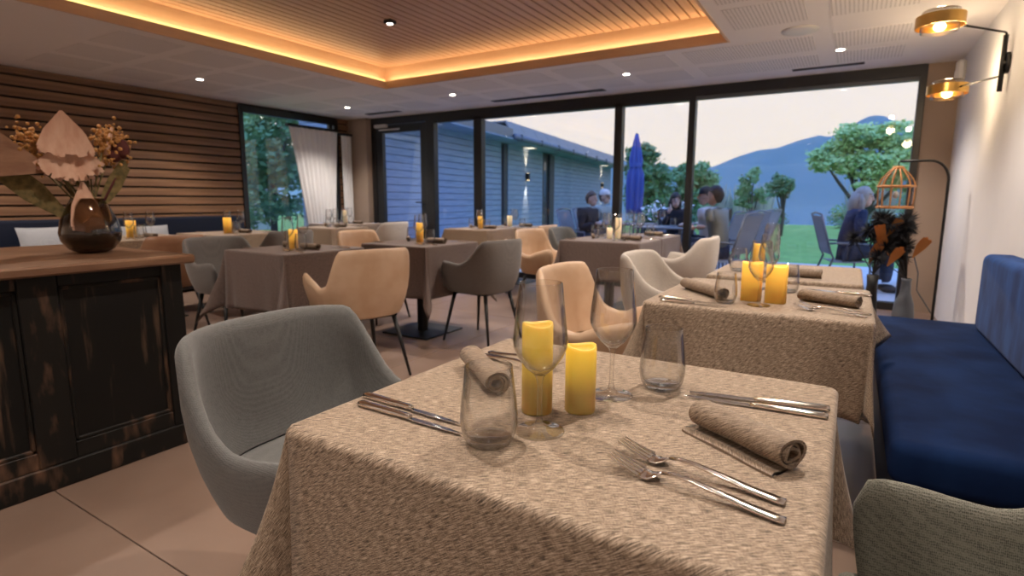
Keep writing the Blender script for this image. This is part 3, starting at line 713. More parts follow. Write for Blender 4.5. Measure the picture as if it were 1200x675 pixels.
# second table
S2 = 'on the table directly behind the nearest one'
candle(-.286, 2.10, .136, .034, 'left of two amber block candles touching '+S2, 'wax_orange', sq=.6)
candle(-.206, 2.095, .130, .034, 'right of two amber block candles touching '+S2, 'wax_orange', sq=.6)
wine(-.247, 2.0, 'wine glass in front of the amber candles '+S2, s=.95); tumbler(-.352, 1.99, 'tumbler left of the amber candles '+S2, s=.9); tumbler(-.19, 2.36, 'tumbler right behind the amber candles '+S2, s=.92)
wine(-.27, 2.40, 'wine glass behind the amber candles '+S2, s=.95)
a, b = PZ(803, 338, ZT), PZ(847, 352, ZT); napkin(b, a, 'rolled napkin at the left side '+S2, tail=False)
a, b = PZ(938, 352, ZT), PZ(1006, 362, ZT); napkin(b, a, 'rolled napkin at the right side '+S2, tail=False, rad=.024)
for p_, e_, q in (((852, 358), (773, 349), 'upper of two knives at the left '+S2), ((850, 361), (774, 353), 'lower of two knives at the left '+S2)):
    a, b = PZ(*p_, ZT), PZ(*e_, ZT); cutlery('knife', b+(a-b).normalized()*.225, b, q)
for p_, e_, q in (((943, 360), (1021, 370), 'upper of two forks at the right '+S2), ((941, 363), (1016, 373), 'lower of two forks at the right '+S2)):
    a, b = PZ(*p_, ZT), PZ(*e_, ZT); cutlery('fork', b+(a-b).normalized()*.21, b, q)
a, b = PZ(985, 344, ZT), PZ(1021, 348, ZT); cutlery('knife', b+(a-b).normalized()*.225, b, 'knife behind the right napkin '+S2)
# third table
S3 = 'on the table at the bench end'
candle(-.40, 3.12, .13, .03, 'amber candle seen through the wine glasses '+S3, 'wax_orange')
wine(-.33, 2.98, 'wine glass right in front of the amber candle '+S3); wine(-.36, 3.28, 'wine glass behind the amber candle '+S3); tumbler(-.47, 2.95, 'tumbler left of the amber candle '+S3)
a, b = (-.29, 2.87), (-.10, 2.86); napkin(a, b, 'brown napkin rolled at the near edge '+S3, tail=True)
# generic settings on the far tables: (x0,x1,y0,y1), where, candle kind
def settle(x0, x1, y0, y1, where, cand, caps=('wine', 'tumbler', 'napkin')):
    cx, cy_ = (x0+x1)/2, (y0+y1)/2; G = 'glassware '+where
    for (cxx, cyy, h, r, m, q) in cand: candle(cxx, cyy, h, r, q, m)
    for k, (dx, dy) in enumerate(((.09, -.13), (-.10, .14))):
        wine(cx+dx, cy_+dy, ('nearer' if k == 0 else 'farther')+' wine glass '+where, G)
        tumbler(cx+dx*1.9, cy_+dy*.7, ('nearer' if k == 0 else 'farther')+' tumbler '+where, G)
    for s, q in ((-1, 'left'), (1, 'right')):
        xx = cx+s*(x1-x0)*.36
        napkin((xx-.075*s if s < 0 else xx+.02, cy_-.02*s), (xx+.095 if s < 0 else xx-.16, cy_-.02*s+.01), '%s rolled napkin %s' % (q, where), tail=False)
        cutlery('knife', (xx-.11*s, cy_+(.2 if s > 0 else -.2)), (xx+.09*s, cy_+(.2 if s > 0 else -.2)), '%s knife %s' % (q, where))
        cutlery('fork', (xx-.11*s, cy_-(.2 if s > 0 else -.2)), (xx+.09*s, cy_-(.2 if s > 0 else -.2)), '%s fork %s' % (q, where))
settle(-3.72, -3.06, 2.23, 2.93, 'on the brown-clothed table beside the black counter', [(-3.39, 2.56, .135, .03, 'wax_orange', 'glowing amber candle on the table beside the black counter')])
settle(-3.37, -2.69, 3.17, 3.87, 'on the table before the dark grey chair', [(-3.05, 3.53, .16, .03, 'wax_orange', 'tall amber candle on the table before the dark grey chair')])
settle(-4.26, -3.62, 5.36, 6.00, 'on the table in front of the blue boarded facade', [(-3.90, 5.64, .15, .03, 'wax_orange', 'amber candle on the table in front of the blue boarded facade')])
settle(-4.20, -3.50, 6.06, 6.68, 'on the table against the window frame', [(-3.92, 6.36, .14, .035, 'wax_cream', 'pale candle on the table against the window frame')])
settle(-2.22, -1.48, 4.43, 5.05, 'on the table by the tall windows', [(-1.84, 4.90, .19, .028, 'wax_cream', 'taller cream candle on the table by the tall windows'), (-1.90, 4.84, .10, .026, 'wax_cream', 'shorter cream candle on the table by the tall windows')])
settle(-2.22, -1.50, 5.12, 5.80, 'on the table against the window mullion', [])
for k in range(6):
    x, y = -2.16+.085*k, 5.20 if k % 2 else 5.26
    nth = ('first', 'second', 'third', 'fourth', 'fifth', 'sixth')[k]; (wine if k % 2 else tumbler)(x, y, nth+' glass from the left in the cluster by the window mullion', 'glass cluster by the mullion')
settle(-5.92, -5.16, 2.20, 2.92, 'on the table behind the counter vase', [(-5.62, 2.52, .15, .04, 'wax_orange', 'amber candle right behind the counter vase')])
settle(-5.92, -5.16, 3.06, 3.88, 'on the table by the slatted wall right of the vase', [(-5.42, 3.32, .16, .038, 'wax_orange', 'rounded amber candle on the table by the slatted wall')])
settle(-6.02, -5.35, 4.58, 5.20, 'on the table in front of the white curtain', [])
settle(-6.75, -5.92, 5.36, 6.10, 'on the corner table below the curtain', [(-6.30, 5.66, .19, .03, 'wax_cream', 'slim pale candle on the corner table below the curtain')])

# ================================================================== CHAIRS
chair('grey', -1.02, .86, 2, 'large grey fabric tub chair at the left of the nearest table')
chair('green', .235, .815, 180, 'green-grey woven tub chair cut by the bottom right corner')
chair('tan', -.86, 2.21, 0, 'tan leather chair seen through the wine glass, behind the nearest table')
chair('pale', -.83, 3.13, 0, 'pale grey tub chair left of the table at the far end of the bench')
chair('pale', -1.22, 4.80, 180, 'pale tub chair with its back to the right, before the standing mullion')
chair('tan', -2.52, 4.80, -8, 'tan leather chair left of the table with the cream candles')
chair('grey', -2.54, 5.52, 0, 'grey tub chair behind the tan one near the seated guests')
chair('dark', -2.46, 3.57, 176, 'dark grey tub chair on thin black legs in the middle of the room')
chair('tan', -3.73, 3.68, 0, 'tan chair at the far side of the table with the tall amber candle')
chair('tan', -2.60, 2.42, 163, 'tan leather chair with its back to us, slot by its armrest')
chair('dark', -4.07, 2.50, 0, 'dark grey chair between the black counter and the brown-clothed table')
chair('brown', -4.78, 2.36, 180, 'brown leather chair behind the end of the black counter')
chair('tan', -3.24, 5.74, 180, 'tan chair half hidden behind the dark grey chair near the window')
chair('pale', -5.42, 5.55, 180, 'pale chair by the beige pier near the glass door')
chair('dark', -4.80, 3.46, 180, 'dark chair at the table by the slatted wall')

# ================================================================== BENCHES
t = thing('bench', 'navy velvet bench with a tall backrest along the white wall', 'bench', (.14, 1.74, 0))
def cushion_slab(x0, x1, y0, y1, z0, z1, r=.03, n=5):
    R_ = []
    for k in range(n+1):
        a = PI/2*k/n; R_.append((r*(1-math.sin(a)), z0+r*(1-math.cos(a))))
    prof = R_+[(q, z1-(zz-z0)) for q, zz in reversed(R_)]
    rings = []
    for q, zz in prof:
        ring = []
        cr_ = .05
        for cx, cy_, a0 in ((x1-cr_, y1-cr_, 0), (x0+cr_, y1-cr_, PI/2), (x0+cr_, y0+cr_, PI), (x1-cr_, y0+cr_, 1.5*PI)):
            for k in range(5):
                a = a0+PI/2*k/4; ring.append((cx+(cr_-q)*math.cos(a), cy_+(cr_-q)*math.sin(a), zz))
        rings.append(ring)
    return MB().rings(rings, cap=True)
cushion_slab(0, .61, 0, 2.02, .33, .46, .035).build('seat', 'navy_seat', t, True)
MB().bbox((.02, .02, .04), (.60, 2.0, .335), .01).build('base', 'navy_dark', t)
bk = cushion_slab(0, 1.87, -.84+.46, -.46+.46+.01, 0, .13, .03)
# backrest slab stood upright: local x -> y, y -> z, z -> x
bk.v = [(.435+z_, x_, .835+y_) for x_, y_, z_ in bk.v]
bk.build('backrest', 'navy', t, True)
for k in range(3): MB().lathe([(.02, 0), (.02, .04)], 12, (.1 if k % 2 else .5, .2+k*.8, 0), cap=True).build('leg', 'black_metal', t)
t = thing('bench', 'long dark navy bench along the slatted wall', 'bench', (-7.24, 1.2, 0))
cushion_slab(.0, .62, 0, 3.42, .34, .46, .03).build('seat', 'navy_dark', t, True); MB().bbox((.02, .02, .03), (.56, 3.4, .345), .01).build('base', 'black', t)
bk = cushion_slab(0, 3.42, 0, .46, 0, .11, .03); bk.v = [(.01+z_, x_, .42+y_) for x_, y_, z_ in bk.v]; bk.build('backrest', 'navy_dark', t, True)
def pillow(x, y, z, wd, ht, th, tilt, rz, label):
    mb = MB(); n = 12; T = []; Bm = []
    for s in (1, -1):
        P = []
        for i in range(n+1):
            for j in range(n+1):
                u, v = 2*i/n-1, 2*j/n-1; q = (1-u*u)**.45*(1-v*v)**.45; P.append((s*th*q, u*wd*(1-.08*(1-v*v)*0+.06*v*v), (v*ht*(1+.06*u*u))))
        mb.add(P, [((i*(n+1)+j), (i*(n+1)+j+1), ((i+1)*(n+1)+j+1), ((i+1)*(n+1)+j))[::s] for i in range(n) for j in range(n)])
    o = mb.build('cushion', 'cushion', None, True, loc=(x, y, z), rot=(0, tilt, rz)); return tag(o, label, 'cushion', 'cushions on the left bench')
pillow(-6.98, 2.35, .64, .22, .17, .06, -.30, 0, 'light grey cushion on the dark bench left of the counter vase')
pillow(-6.98, 3.28, .63, .26, .16, .06, -.34, 0, 'light grey cushion on the dark bench right of the counter vase')

# ================================================================== COUNTER AND VASE
CT = .86; YE = 1.305
ct = thing('counter', 'black distressed wooden counter with a brown top', 'counter', (-2.5, 0, 0))
MB().bbox((-1.00, -1.0, .10), (-.022, YE, .822), .004).build('body', 'counter', ct)
MB().bbox((-1.02, -1.02, 0), (.0, YE+.012, .10), .008).build('plinth', 'counter_worn', ct)
wt = MB()
MB().bbox((-1.06, -1.06, .822), (.05, YE+.04, CT), .008).build('worktop', 'counter_top', ct)
for k, (y0, y1) in enumerate(((YE-.085, YE), (.735, .855), (-.02, .10))):
    MB().bbox((-.024, y0, .10), (.0, y1, .822), .004).build('stile', 'counter_worn' if k else 'counter', ct)
for y0, y1 in ((.855, YE-.085), (.10, .735)):
    MB().bbox((-.024, y0, .775), (-.003, y1, .822), .003).build('rail', 'counter', ct); MB().bbox((-.024, y0, .10), (-.003, y1, .165), .003).build('rail', 'counter_worn', ct)
    dr = MB().bbox((-.024, y0+.004, .169), (-.014, y1-.004, .771), .002).build('door_panel', 'counter', ct)
    fm = MB()
    for a, b in (((y0, .165), (y0+.016, .775)), ((y1-.016, .165), (y1, .775)), ((y0, .165), (y1, .181)), ((y0, .759), (y1, .775))): fm.bbox((-.022, a[0], a[1]), (-.006, b[0], b[1]), .004)
    fm.build('moulding', 'counter_worn', dr)
VB = PZ(119, 297, CT)
vz = thing('vase', 'round smoked glass vase on the black counter', 'vase', (VB.x-.08, VB.y, CT))
MB().lathe([(.0008, 0), (.05, 0), (.085, .018), (.110, .055), (.116, .09), (.105, .145), (.080, .20), (.060, .240), (.057, .241), (.077, .20), (.102, .145), (.113, .09), (.107, .055), (.083, .022), (.0008, .006)], 40).build('body', 'smoke', vz, True)
MB().lathe([(.0008, .010), (.07, .012), (.10, .055), (.109, .085), (.10, .088), (.0008, .086)], 32).build('fill', mat('dark_pebble_fill', (.012, .010, .009), .5, c2=(.05, .04, .03), scale=(60, 60, 60), bump=.6), vz, True)
def fan(mb, c, axis, side, R, n=22, spread=2.2, cup=.25, layers=3):
    axis, side = Vector(axis).normalized(), Vector(side).normalized(); nrm = axis.cross(side)
    for l in range(layers):
        for k in range(n):
            a = (k/(n-1)-.5)*spread; d = axis*math.cos(a)+side*math.sin(a)+nrm*(cup*(l-(layers-1)/2))
            d.normalize(); e = d.cross(nrm).normalized(); L = R*random.uniform(.85, 1.05); wd = abs(R)*.09
            p = Vector(c); q = p+d*L*.6+nrm*.01; r_ = p+d*L
            mb.add([p-e*wd*.25, p+e*wd*.25, q+e*wd, r_+e*wd*.5, r_-e*wd*.5, q-e*wd], [(0, 1, 2, 5), (5, 2, 3, 4)])
camd = Vector((-VB.x, -VB.y, 0)).normalized(); side = Vector((-camd.y, camd.x, 0))     # side: to the right in the picture
bq = thing('dried_bouquet', 'dried bouquet of cream fans, brown leaves and red blooms in the smoked vase', 'flowers', (VB.x-.08, VB.y, CT+.03))
def bp(r_, u, f=0): return Vector((side.x*r_+camd.x*f, side.y*r_+camd.y*f, u))
st = MB()
for k in range(14): st.tube([bp(random.uniform(-.03, .03), .0, random.uniform(-.02, .02)), bp(random.uniform(-.02, .02), .16), bp(random.uniform(-.16, .14), random.uniform(.34, .46), random.uniform(-.05, .05))], .004, 5)
st.build('stem', 'olive', bq, True)
for (r_, u, R, sp_) in ((-.055, .575, -.20, 1.05), (-.045, .43, -.15, 2.0), (-.01, .28, -.21, .55)):
    for q in range(1):
        m_ = MB(); fan(m_, bp(r_, u, .04), (camd.x*.15, camd.y*.15, 1), side, R, 26, sp_, .22, 5); m_.build('cream_fan', 'cream_petal', bq, True)
m_ = MB()
fan(m_, bp(-.12, .33, .05), bp(-1, .30), bp(.42, 1), .60, 40, .62, .06, 5); m_.build('palm_leaf', 'dry_leaf', bq, True)
m_ = MB(); fan(m_, bp(-.05, .10, -.02), bp(-1, 1.05), bp(1, 1), .34, 12, .18, .1, 3); m_.build('dark_leaf', 'olive', bq, True)
m_ = MB()
for k in range(520):
    c0 = bp(random.choice((random.gauss(.10, .03), random.gauss(.10, .03), random.gauss(-.17, .025))), random.gauss(.44, .04), random.gauss(0, .03)); m_.ell(c0, [random.uniform(.004, .010)]*3, 6, 4)
m_.build('ochre_sprig', 'ochre', bq, True)['kind'] = 'stuff'
m_ = MB(); m_.ell(bp(.14, .43, .02), (.035, .035, .045), 14, 8); m_.ell(bp(.115, .40, .02), (.03, .03, .03), 12, 8); m_.tube([bp(.02, .12), bp(.12, .32)], .005, 6); m_.build('red_bloom', 'dark_red', bq, True)
m_ = MB(); fan(m_, bp(.03, .14), bp(.55, 1), bp(1, -.4), .26, 7, .10, .1, 2); m_.build('green_leaf', 'olive', bq, True)
m_ = MB(); m_.tube([bp(.085, .40, .03), bp(.115, .52, .03)], [.012, .006], 8); m_.build('pale_spike', 'cream_petal', bq, True)

# ================================================================== CURTAINS
def curtain(y0, y1, yb0, yb1, zt, zb, label, nf=9):
    t = thing('curtain', label, 'curtain', (XL+.09, (y0+y1)/2, zb), group='white curtains'); ym = (y0+y1)/2
    R_ = []; n = nf*8
    for j in range(15):
        s = j/14; z_ = (zt-zb)*(1-s); a = y0+(yb0-y0)*s**.9; b = y1+(yb1-y1)*s**.9
        R_.append([(.028*math.sin(2*PI*nf*k/n+.6*math.sin(k*.3))*(1-.3*s)-.0, a+(b-a)*k/n-ym, z_) for k in range(n+1)])
    R_ += [[(p[0]+.002, p[1], p[2]) for p in r_] for r_ in reversed(R_)]
    MB().rings(R_, closed=False).build('drape', 'curtain', t, True)
    MB().bbox((-.035, y0-ym-.04, zt-zb), (.035, y1-ym+.02, zt-zb+.04), .008).build('heading', 'black', t)
curtain(5.44, 6.34, 5.80, 6.20, 2.16, .05, 'white sheer curtain gathered to a point, hung on a black heading')
curtain(6.42, 6.62, 6.44, 6.62, 2.12, .05, 'narrow white curtain strip beside the beige pier', 3)

# ================================================================== WALL LAMP, ARC LAMP, DARK BOUQUET
wl_ = thing('wall_lamp', 'two-armed black wall lamp with brass ring heads high on the white wall', 'wall lamp', (XR, 4.72, 1.96))
MB().lathe([(.0005, -.0), (.065, -.0), (.065, .018), (.0005, .018)], 28).xf(Matrix.Rotation(-PI/2, 4, 'Y')).build('wall_plate', 'black_metal', wl_, True)
MB().tube([(-.03, 0, -.17), (-.03, 0, .17)], .014, 10).tube([(0, 0, 0), (-.03, 0, 0)], .02, 10).build('swivel_bar', 'black_metal', wl_, True)
for nm, hd, z0 in (('upper', Vector((.345-XR, 4.25-4.72, 2.145-1.96)), .17), ('lower', Vector((.50-XR, 5.11-4.72, 1.885-1.96)), -.17)):
    sgn = 1 if z0 > 0 else -1; zz = hd.z
    e = Vector((hd.x, hd.y, zz)); d = Vector((hd.x+.03, hd.y, 0)).normalized(); e2 = e-d*.125
    ar = MB().tube([(-.03, 0, z0), (-.03, 0, z0+(zz-z0)*.6), Vector((-.03, 0, zz))+d*.015, Vector((-.03, 0, zz))+d*.05, e2], .0065, 8).build('arm', 'black_metal', wl_, True)
    ring = MB().lathe([(.118, -.032), (.122, -.032), (.122, .032), (.118, .032), (.118, -.032)], 40, e).build('brass_ring', 'brass', wl_, True); sharp(ring)
    MB().lathe([(.085, -.062), (.095, -.058), (.095, .058), (.088, .062), (.0005, .062)], 32, e).build('glass_drum', 'glass', wl_, True)
    MB().lathe([(.118, -.004), (.03, -.004), (.03, .004), (.118, .004)], 32, e).build('inner_disc', 'brass', wl_, True)
    MB().ell(e+Vector((0, 0, -.03)), (.032, .032, .026), 14, 8).build('bulb', 'bulb', wl_, True)
    point('lamp_light', e+Vector((0, 0, -.08)), 4.5, .05, (1, .74, .46), wl_); point('lamp_uplight', e+Vector((0, 0, .09)), 6, .03, (1, .74, .46), wl_)
YL = 5.55
pt_ = PY(1107, 212, YL); tip = PY(1055, 189, YL); bot = PY(1101, 300, YL)
al = thing('floor_lamp', 'thin black arc floor lamp with an orange cane birdcage shade', 'floor lamp', (bot.x, YL, 0))
ox = bot.x
arc = [(0, 0, .02), (0, 0, pt_.z)]
for k in range(1, 9):
    a = PI/2*k/8; arc.append(((pt_.x-.10-ox)*(0) - (.13)*(1-math.cos(a)), 0, pt_.z+(tip.z-pt_.z)*math.sin(a)))
arc.append((tip.x-ox, 0, tip.z))
MB().tube(arc, .010, 8).build('pole', 'black_metal', al, True)
MB().lathe([(.0005, 0), (.13, 0), (.13, .015), (.02, .022), (.0005, .022)], 28).build('foot', 'black_metal', al, True)
sc_c = PY(1048, 243, YL); sx0 = sc_c.x-ox; zb_ = sc_c.z; zt_ = tip.z-.045; RS = .125
MB().tube([(sx0, 0, tip.z), (sx0, 0, zt_)], .004, 6).build('hook', 'black_metal', al)
def shp(s): return RS*(1.0 if s < .52 else 1-.80*((s-.52)/.48)**1.7)*(.97+.06*math.sin(s*3))
for k in range(12):
    a = 2*PI*k/12+.2
    MB().tube([(sx0+shp(s)*math.cos(a), shp(s)*math.sin(a), zb_+(zt_-zb_)*s) for s in [i/9 for i in range(10)]], .0055, 5).build('cane_rib', 'rattan', al, True)
for s, rr in ((0, .012), (.52, .009), (.98, .012)):
    MB().tube([(sx0+shp(s)*math.cos(2*PI*k/24), shp(s)*math.sin(2*PI*k/24), zb_+(zt_-zb_)*s) for k in range(25)], rr, 6).build('cane_hoop', 'rattan', al, True)
MB().lathe([(RS*.93*1, .01), (RS*.95, (zt_-zb_)*.5), (shp(.75)*.93, (zt_-zb_)*.75), (.03, (zt_-zb_)*.97)], 32, (sx0, 0, zb_)).build('inner_shade', 'ripple', al, True)
MB().ell((sx0, 0, zb_+.10), (.022, .022, .03), 10, 8).build('bulb', 'white_plastic', al, True)
cp = [PY(1071, 300, YL+.6), PY(1076, 320, YL+.5), PY(1074, 340, YL+.4), PY(1084, 356, YL+.25), PY(1094, 372, YL+.06)]
MB().tube([Vector((p.x-ox, p.y-YL, p.z)) for p in cp] + [(0, .03, .012)], .005, 6).build('cable', 'black', al, True)

YV = 4.25; vb = PY(1061, 340, YV)
dv = thing('floor_vase', 'slate grey bottle-shaped floor vase behind the bench end', 'vase', (vb.x, YV, 0))
MB().lathe([(.0005, 0), (.05, 0), (.058, .03), (.06, .38), (.052, .46), (.03, .53), (.026, .60), (.030, .62), (.024, .62), (.02, .55)], 28).build('body', 'grey_vase', dv, True)
dv2 = thing('floor_vase', 'tall black floor vase left of the slate grey one', 'vase', (PY(1023, 330, YV).x, YV+.1, 0))
MB().lathe([(.0005, 0), (.05, 0), (.055, .02), (.045, .3), (.03, .55), (.036, .62), (.030, .62), (.024, .5)], 24).build('body', 'black', dv2, True)
for vx, vyy, lab, sd, cpx in ((vb.x, YV, 'dark dried plume bouquet in the slate grey floor vase', 3, 1052), (dv2.location.x, YV+.1, 'dark dried bouquet with orange leaves in the black floor vase', 5, 1026)):
    db = thing('dried_bouquet', lab, 'flowers', (vx, vyy, .60)); rnd = random.Random(sd)
    cc = PY(cpx, 292, YV); ddx = cc.x-vx
    s_ = MB(); f_ = MB()
    for k in range(11):
        ex, ey, ez = ddx+rnd.uniform(-.13, .13), rnd.uniform(-.12, .12), rnd.uniform(.14, .40)
        s_.tube([(0, 0, -.1), (0, 0, .02), (ex*.7, ey*.7, ez*.7), (ex, ey, ez)], .003, 4)
        for q in range(260):
            d = Vector((rnd.gauss(0, 1), rnd.gauss(0, 1), rnd.gauss(0, 1))).normalized(); L = rnd.uniform(.03, .085); c0 = Vector((ex, ey, ez)); e_ = d.orthogonal().normalized()*.0025
            f_.add([c0-e_*.3, c0+d*L*.6-e_, c0+d*L, c0+d*L*.6+e_], [(0, 1, 2, 3)])
    s_.build('stem', 'black', db); f_.build('plume', 'dark_plume', db)['kind'] = 'stuff'
    for k in range(4 if sd == 5 else 2):
        o_ = MB(); fan(o_, (ddx+rnd.uniform(-.06, .08), -.10, .10+.06*k), (rnd.uniform(-.5, .6), -.3, 1), (1, 0, .1), .14, 6, .35, .2, 2); o_.build('orange_leaf', 'orange_leaf', db, True)

# ================================================================== OUTSIDE
def outside(o): return struct(o)
outside(MB().box((-26, YW+.07, -.2), (14, 11.2, -.01)).build('ground_terrace', 'paving'))
outside(MB().box((-40, 11.2, -.3), (40, 30, -.03)).build('ground_lawn', 'lawn'))
outside(MB().box((-26, -4, -.3), (XL-.21, YW+.07, -.02)).build('ground_garden', 'lawn'))
outside(MB().box((-900, 30, -5), (900, 1500, -3.2)).build('ground_lake', 'lake'))
# neighbouring boarded building
A = Vector((-7.29, 7.20)); dirv = Vector((-.144, .99)).normalized(); nrm = Vector((dirv.y, -dirv.x)); LEN = 18.2; DEP = 1.6
bl = thing('building', 'blue-grey boarded outbuilding with a zinc roof beyond the glass', 'building', (A.x, A.y, 0), math.atan2(dirv.y, dirv.x))
# local: x along the facade, y = -(outward), so outward face at y=0 looks to -y
MB().box((0, .03, -.1), (LEN, DEP, 2.72)).build('wall', 'ext_dark', bl)
bd0 = None; z = 0
gaps = [(5.55, 6.0), (8.75, 9.75)]
spans = [(0, 5.55), (6.0, 8.75), (9.75, LEN)]
while z < 2.66:
    for a_, b_ in spans:
        key = (a_, b_)
        bdm = MB().bbox((a_+.005, 0, z), (b_-.005, .032, z+.128), .006).build('cladding_board', 'clad', bl)
    MB().bbox((-.02, .0, z), (.0, DEP, z+.128), .005).build('cladding_board', 'clad', bl)
    z += .138
MB().bbox((5.56, .02, 0), (5.99, .05, 2.5), .01).build('door', 'ext_dark', bl)
dd = MB().bbox((8.76, .02, 0), (9.74, .05, 2.5), .01).build('door', 'ext_dark', bl); MB().box((8.9, .012, .9), (9.15, .02, 2.3)).build('door_pane', 'pane', dd)
MB().bbox((5.62, -.05, 0), (5.70, .02, 2.55), .01).build('post', 'ext_dark', bl); MB().bbox((9.3, -.06, 0), (9.74, .0, 2.55), .01).build('post', 'ext_dark', bl)
MB().box((.0, -.62, 2.60), (LEN, .05, 2.64)).build('soffit', 'clad', bl)
gt = MB().tube([(4.9, -.66, 2.66), (LEN+.1, -.66, 2.66)], .075, 10).build('gutter', 'roof', bl, True)
for k in range(9): MB().bbox((5.2+k*1.5, -.745, 2.58), (5.23+k*1.5, -.60, 2.74), .004).build('bracket', 'ext_dark', gt)
for k in range(14):
    x0 = 4.9+k*.96
    MB().add([(x0, -.62, 2.70), (x0+.94, -.62, 2.70), (x0+.94, -.40, 3.07), (x0, -.40, 3.07), (x0, -.58, 2.70), (x0+.94, -.58, 2.70), (x0+.94, -.36, 3.06), (x0, -.36, 3.06)],
             [(0, 1, 2, 3), (7, 6, 5, 4), (0, 4, 5, 1), (1, 5, 6, 2), (2, 6, 7, 3), (3, 7, 4, 0)]).build('roof_panel', 'roof', bl)
MB().bbox((0, -.62, 2.62), (4.9, -.50, 2.86), .01).build('fascia', 'roof', bl)
MB().box((0, -.5, 2.80), (4.9, DEP, 2.86)).box((4.9, -.40, 3.02), (LEN, DEP, 3.06)).build('roof_deck', 'roof', bl)
def at_fac(px, py):
    d = ray(px, py); n3 = Vector((nrm.x, nrm.y, 0)); p0 = Vector((A.x, A.y, 0)); k = (p0-CAM).dot(n3)/d.dot(n3); return CAM+d*k
for (px1, py1), q in (((616, 207), 'left of the two on the boarded facade'), ((704, 217), 'right of the two on the boarded facade')):
    p_ = at_fac(px1, py1); t = thing('facade_light', 'up and down wall light, '+q, 'wall light', (p_.x+nrm.x*.075, p_.y+nrm.y*.075, p_.z))
    MB().bbox((-.06, -.045, -.10), (.045, .045, .10), .006).build('housing', 'black', t)
    MB().box((-.03, -.03, .100), (.03, .03, .103)).build('upper_lens', 'bulb', t); MB().box((-.03, -.03, -.103), (.03, .03, -.100)).build('lower_lens', 'bulb', t)
    spot('up_beam', (0, 0, .12), 120, .75, .7, .02, (1, .66, .34), t, (PI, 0, 0)); spot('down_beam', (0, 0, -.12), 120, .75, .7, .02, (1, .80, .55), t)

def leaf_cloud(mb, c, r, n, sz, rnd, cap_=9.):
    for k in range(n):
        d = Vector((rnd.gauss(0, .55), rnd.gauss(0, .55), rnd.gauss(0, .55)))
        if d.length > cap_: d *= cap_*rnd.random()/d.length
        p = Vector((c[0]+d.x*r[0], c[1]+d.y*r[1], c[2]+d.z*r[2])); a = Vector((rnd.gauss(0, 1), rnd.gauss(0, 1), rnd.gauss(0, .6))).normalized(); b = a.orthogonal().normalized(); s = sz*rnd.uniform(.6, 1.3)
        mb.add([p-a*s, p+b*s*.5, p+a*s, p-b*s*.5], [(0, 1, 2, 3)])
def tree(x, y, z0, blobs, leaf, label, seed, n=420, sz=.14, trunk=.10, name='tree', group='garden trees', cat='tree'):
    n, sz = int(n*2.6), sz*.6
    rnd = random.Random(seed); t = thing(name, label, cat, (x, y, z0), group=group)
    f_ = MB(); tr = MB(); top = max(b[2] for b in blobs)
    tr.tube([(0, 0, -.1), (.05, 0, top*.35), (.0, .05, top*.75)], [trunk, trunk*.75, trunk*.4], 8)
    for (bx, by, bz, rx, rz_) in blobs:
        tr.tube([(.03, 0, top*.3), (bx*.6, by*.6, bz*.75), (bx, by, bz)], [trunk*.5, trunk*.35, trunk*.12], 6)
        for q in range(11):
            o_ = (bx+rnd.gauss(0, .42)*rx, by+rnd.gauss(0, .42)*rx, bz+rnd.gauss(0, .42)*rz_)
            leaf_cloud(f_, o_, (rx*.38, rx*.38, rz_*.30), n//11, sz, rnd)
    tr.build('trunk', 'bark', t, True); f_.build('foliage', leaf, t)['kind'] = 'stuff'; return t
def tree_px(pxl, pyt, Y, blobs_px, leaf, label, seed, **k):
    """place a tree standing at depth Y; blobs given by picture position and radius in pixels"""
    b0 = PY(pxl, 240, Y); sc_ = (b0-CAM).dot(FW)/F_PX; bl_ = []
    for (bx, by, rx, ry) in blobs_px:
        p = PY(bx, by, Y); bl_.append((p.x-b0.x, random.uniform(-.4, .4)*rx*sc_, p.z+.03, rx*sc_, ry*sc_))
    return tree(b0.x, Y, -.03, bl_, leaf, label, seed, **k)
tree_px(757, 170, 19, [(752, 185, 18, 16), (762, 205, 20, 20), (748, 225, 16, 16), (770, 230, 16, 18)], 'leafA', 'dense dark green tree right behind the closed parasol', 11, sz=.16, n=700)
tree_px(800, 195, 22, [(798, 205, 16, 12), (815, 205, 18, 14), (805, 225, 22, 18), (832, 212, 14, 14), (825, 232, 20, 16)], 'leafC', 'rounded mid green tree behind the seated men', 12, sz=.17, n=700)
tree_px(880, 200, 17, [(876, 218, 8, 10), (884, 205, 7, 9), (872, 232, 9, 9), (889, 228, 8, 8)], 'leafC', 'slender young tree left of the lake gap, feathery', 13, sz=.10, n=260, trunk=.05)
tree_px(917, 200, 20, [(914, 212, 10, 9), (924, 216, 10, 9), (908, 218, 9, 8), (917, 226, 12, 8)], 'leafA', 'small open tree standing before the lake', 14, sz=.10, n=200, trunk=.06)
tree_px(1012, 150, 15, [(965, 188, 18, 12), (985, 172, 22, 16), (1008, 158, 24, 14), (1035, 162, 24, 16), (1000, 192, 24, 16), (1030, 195, 26, 18), (1055, 180, 18, 18), (1062, 205, 14, 16), (1018, 215, 20, 10)], 'leafB', 'spreading bright green tree right of the mountain view', 15, sz=.10, n=620, trunk=.10)
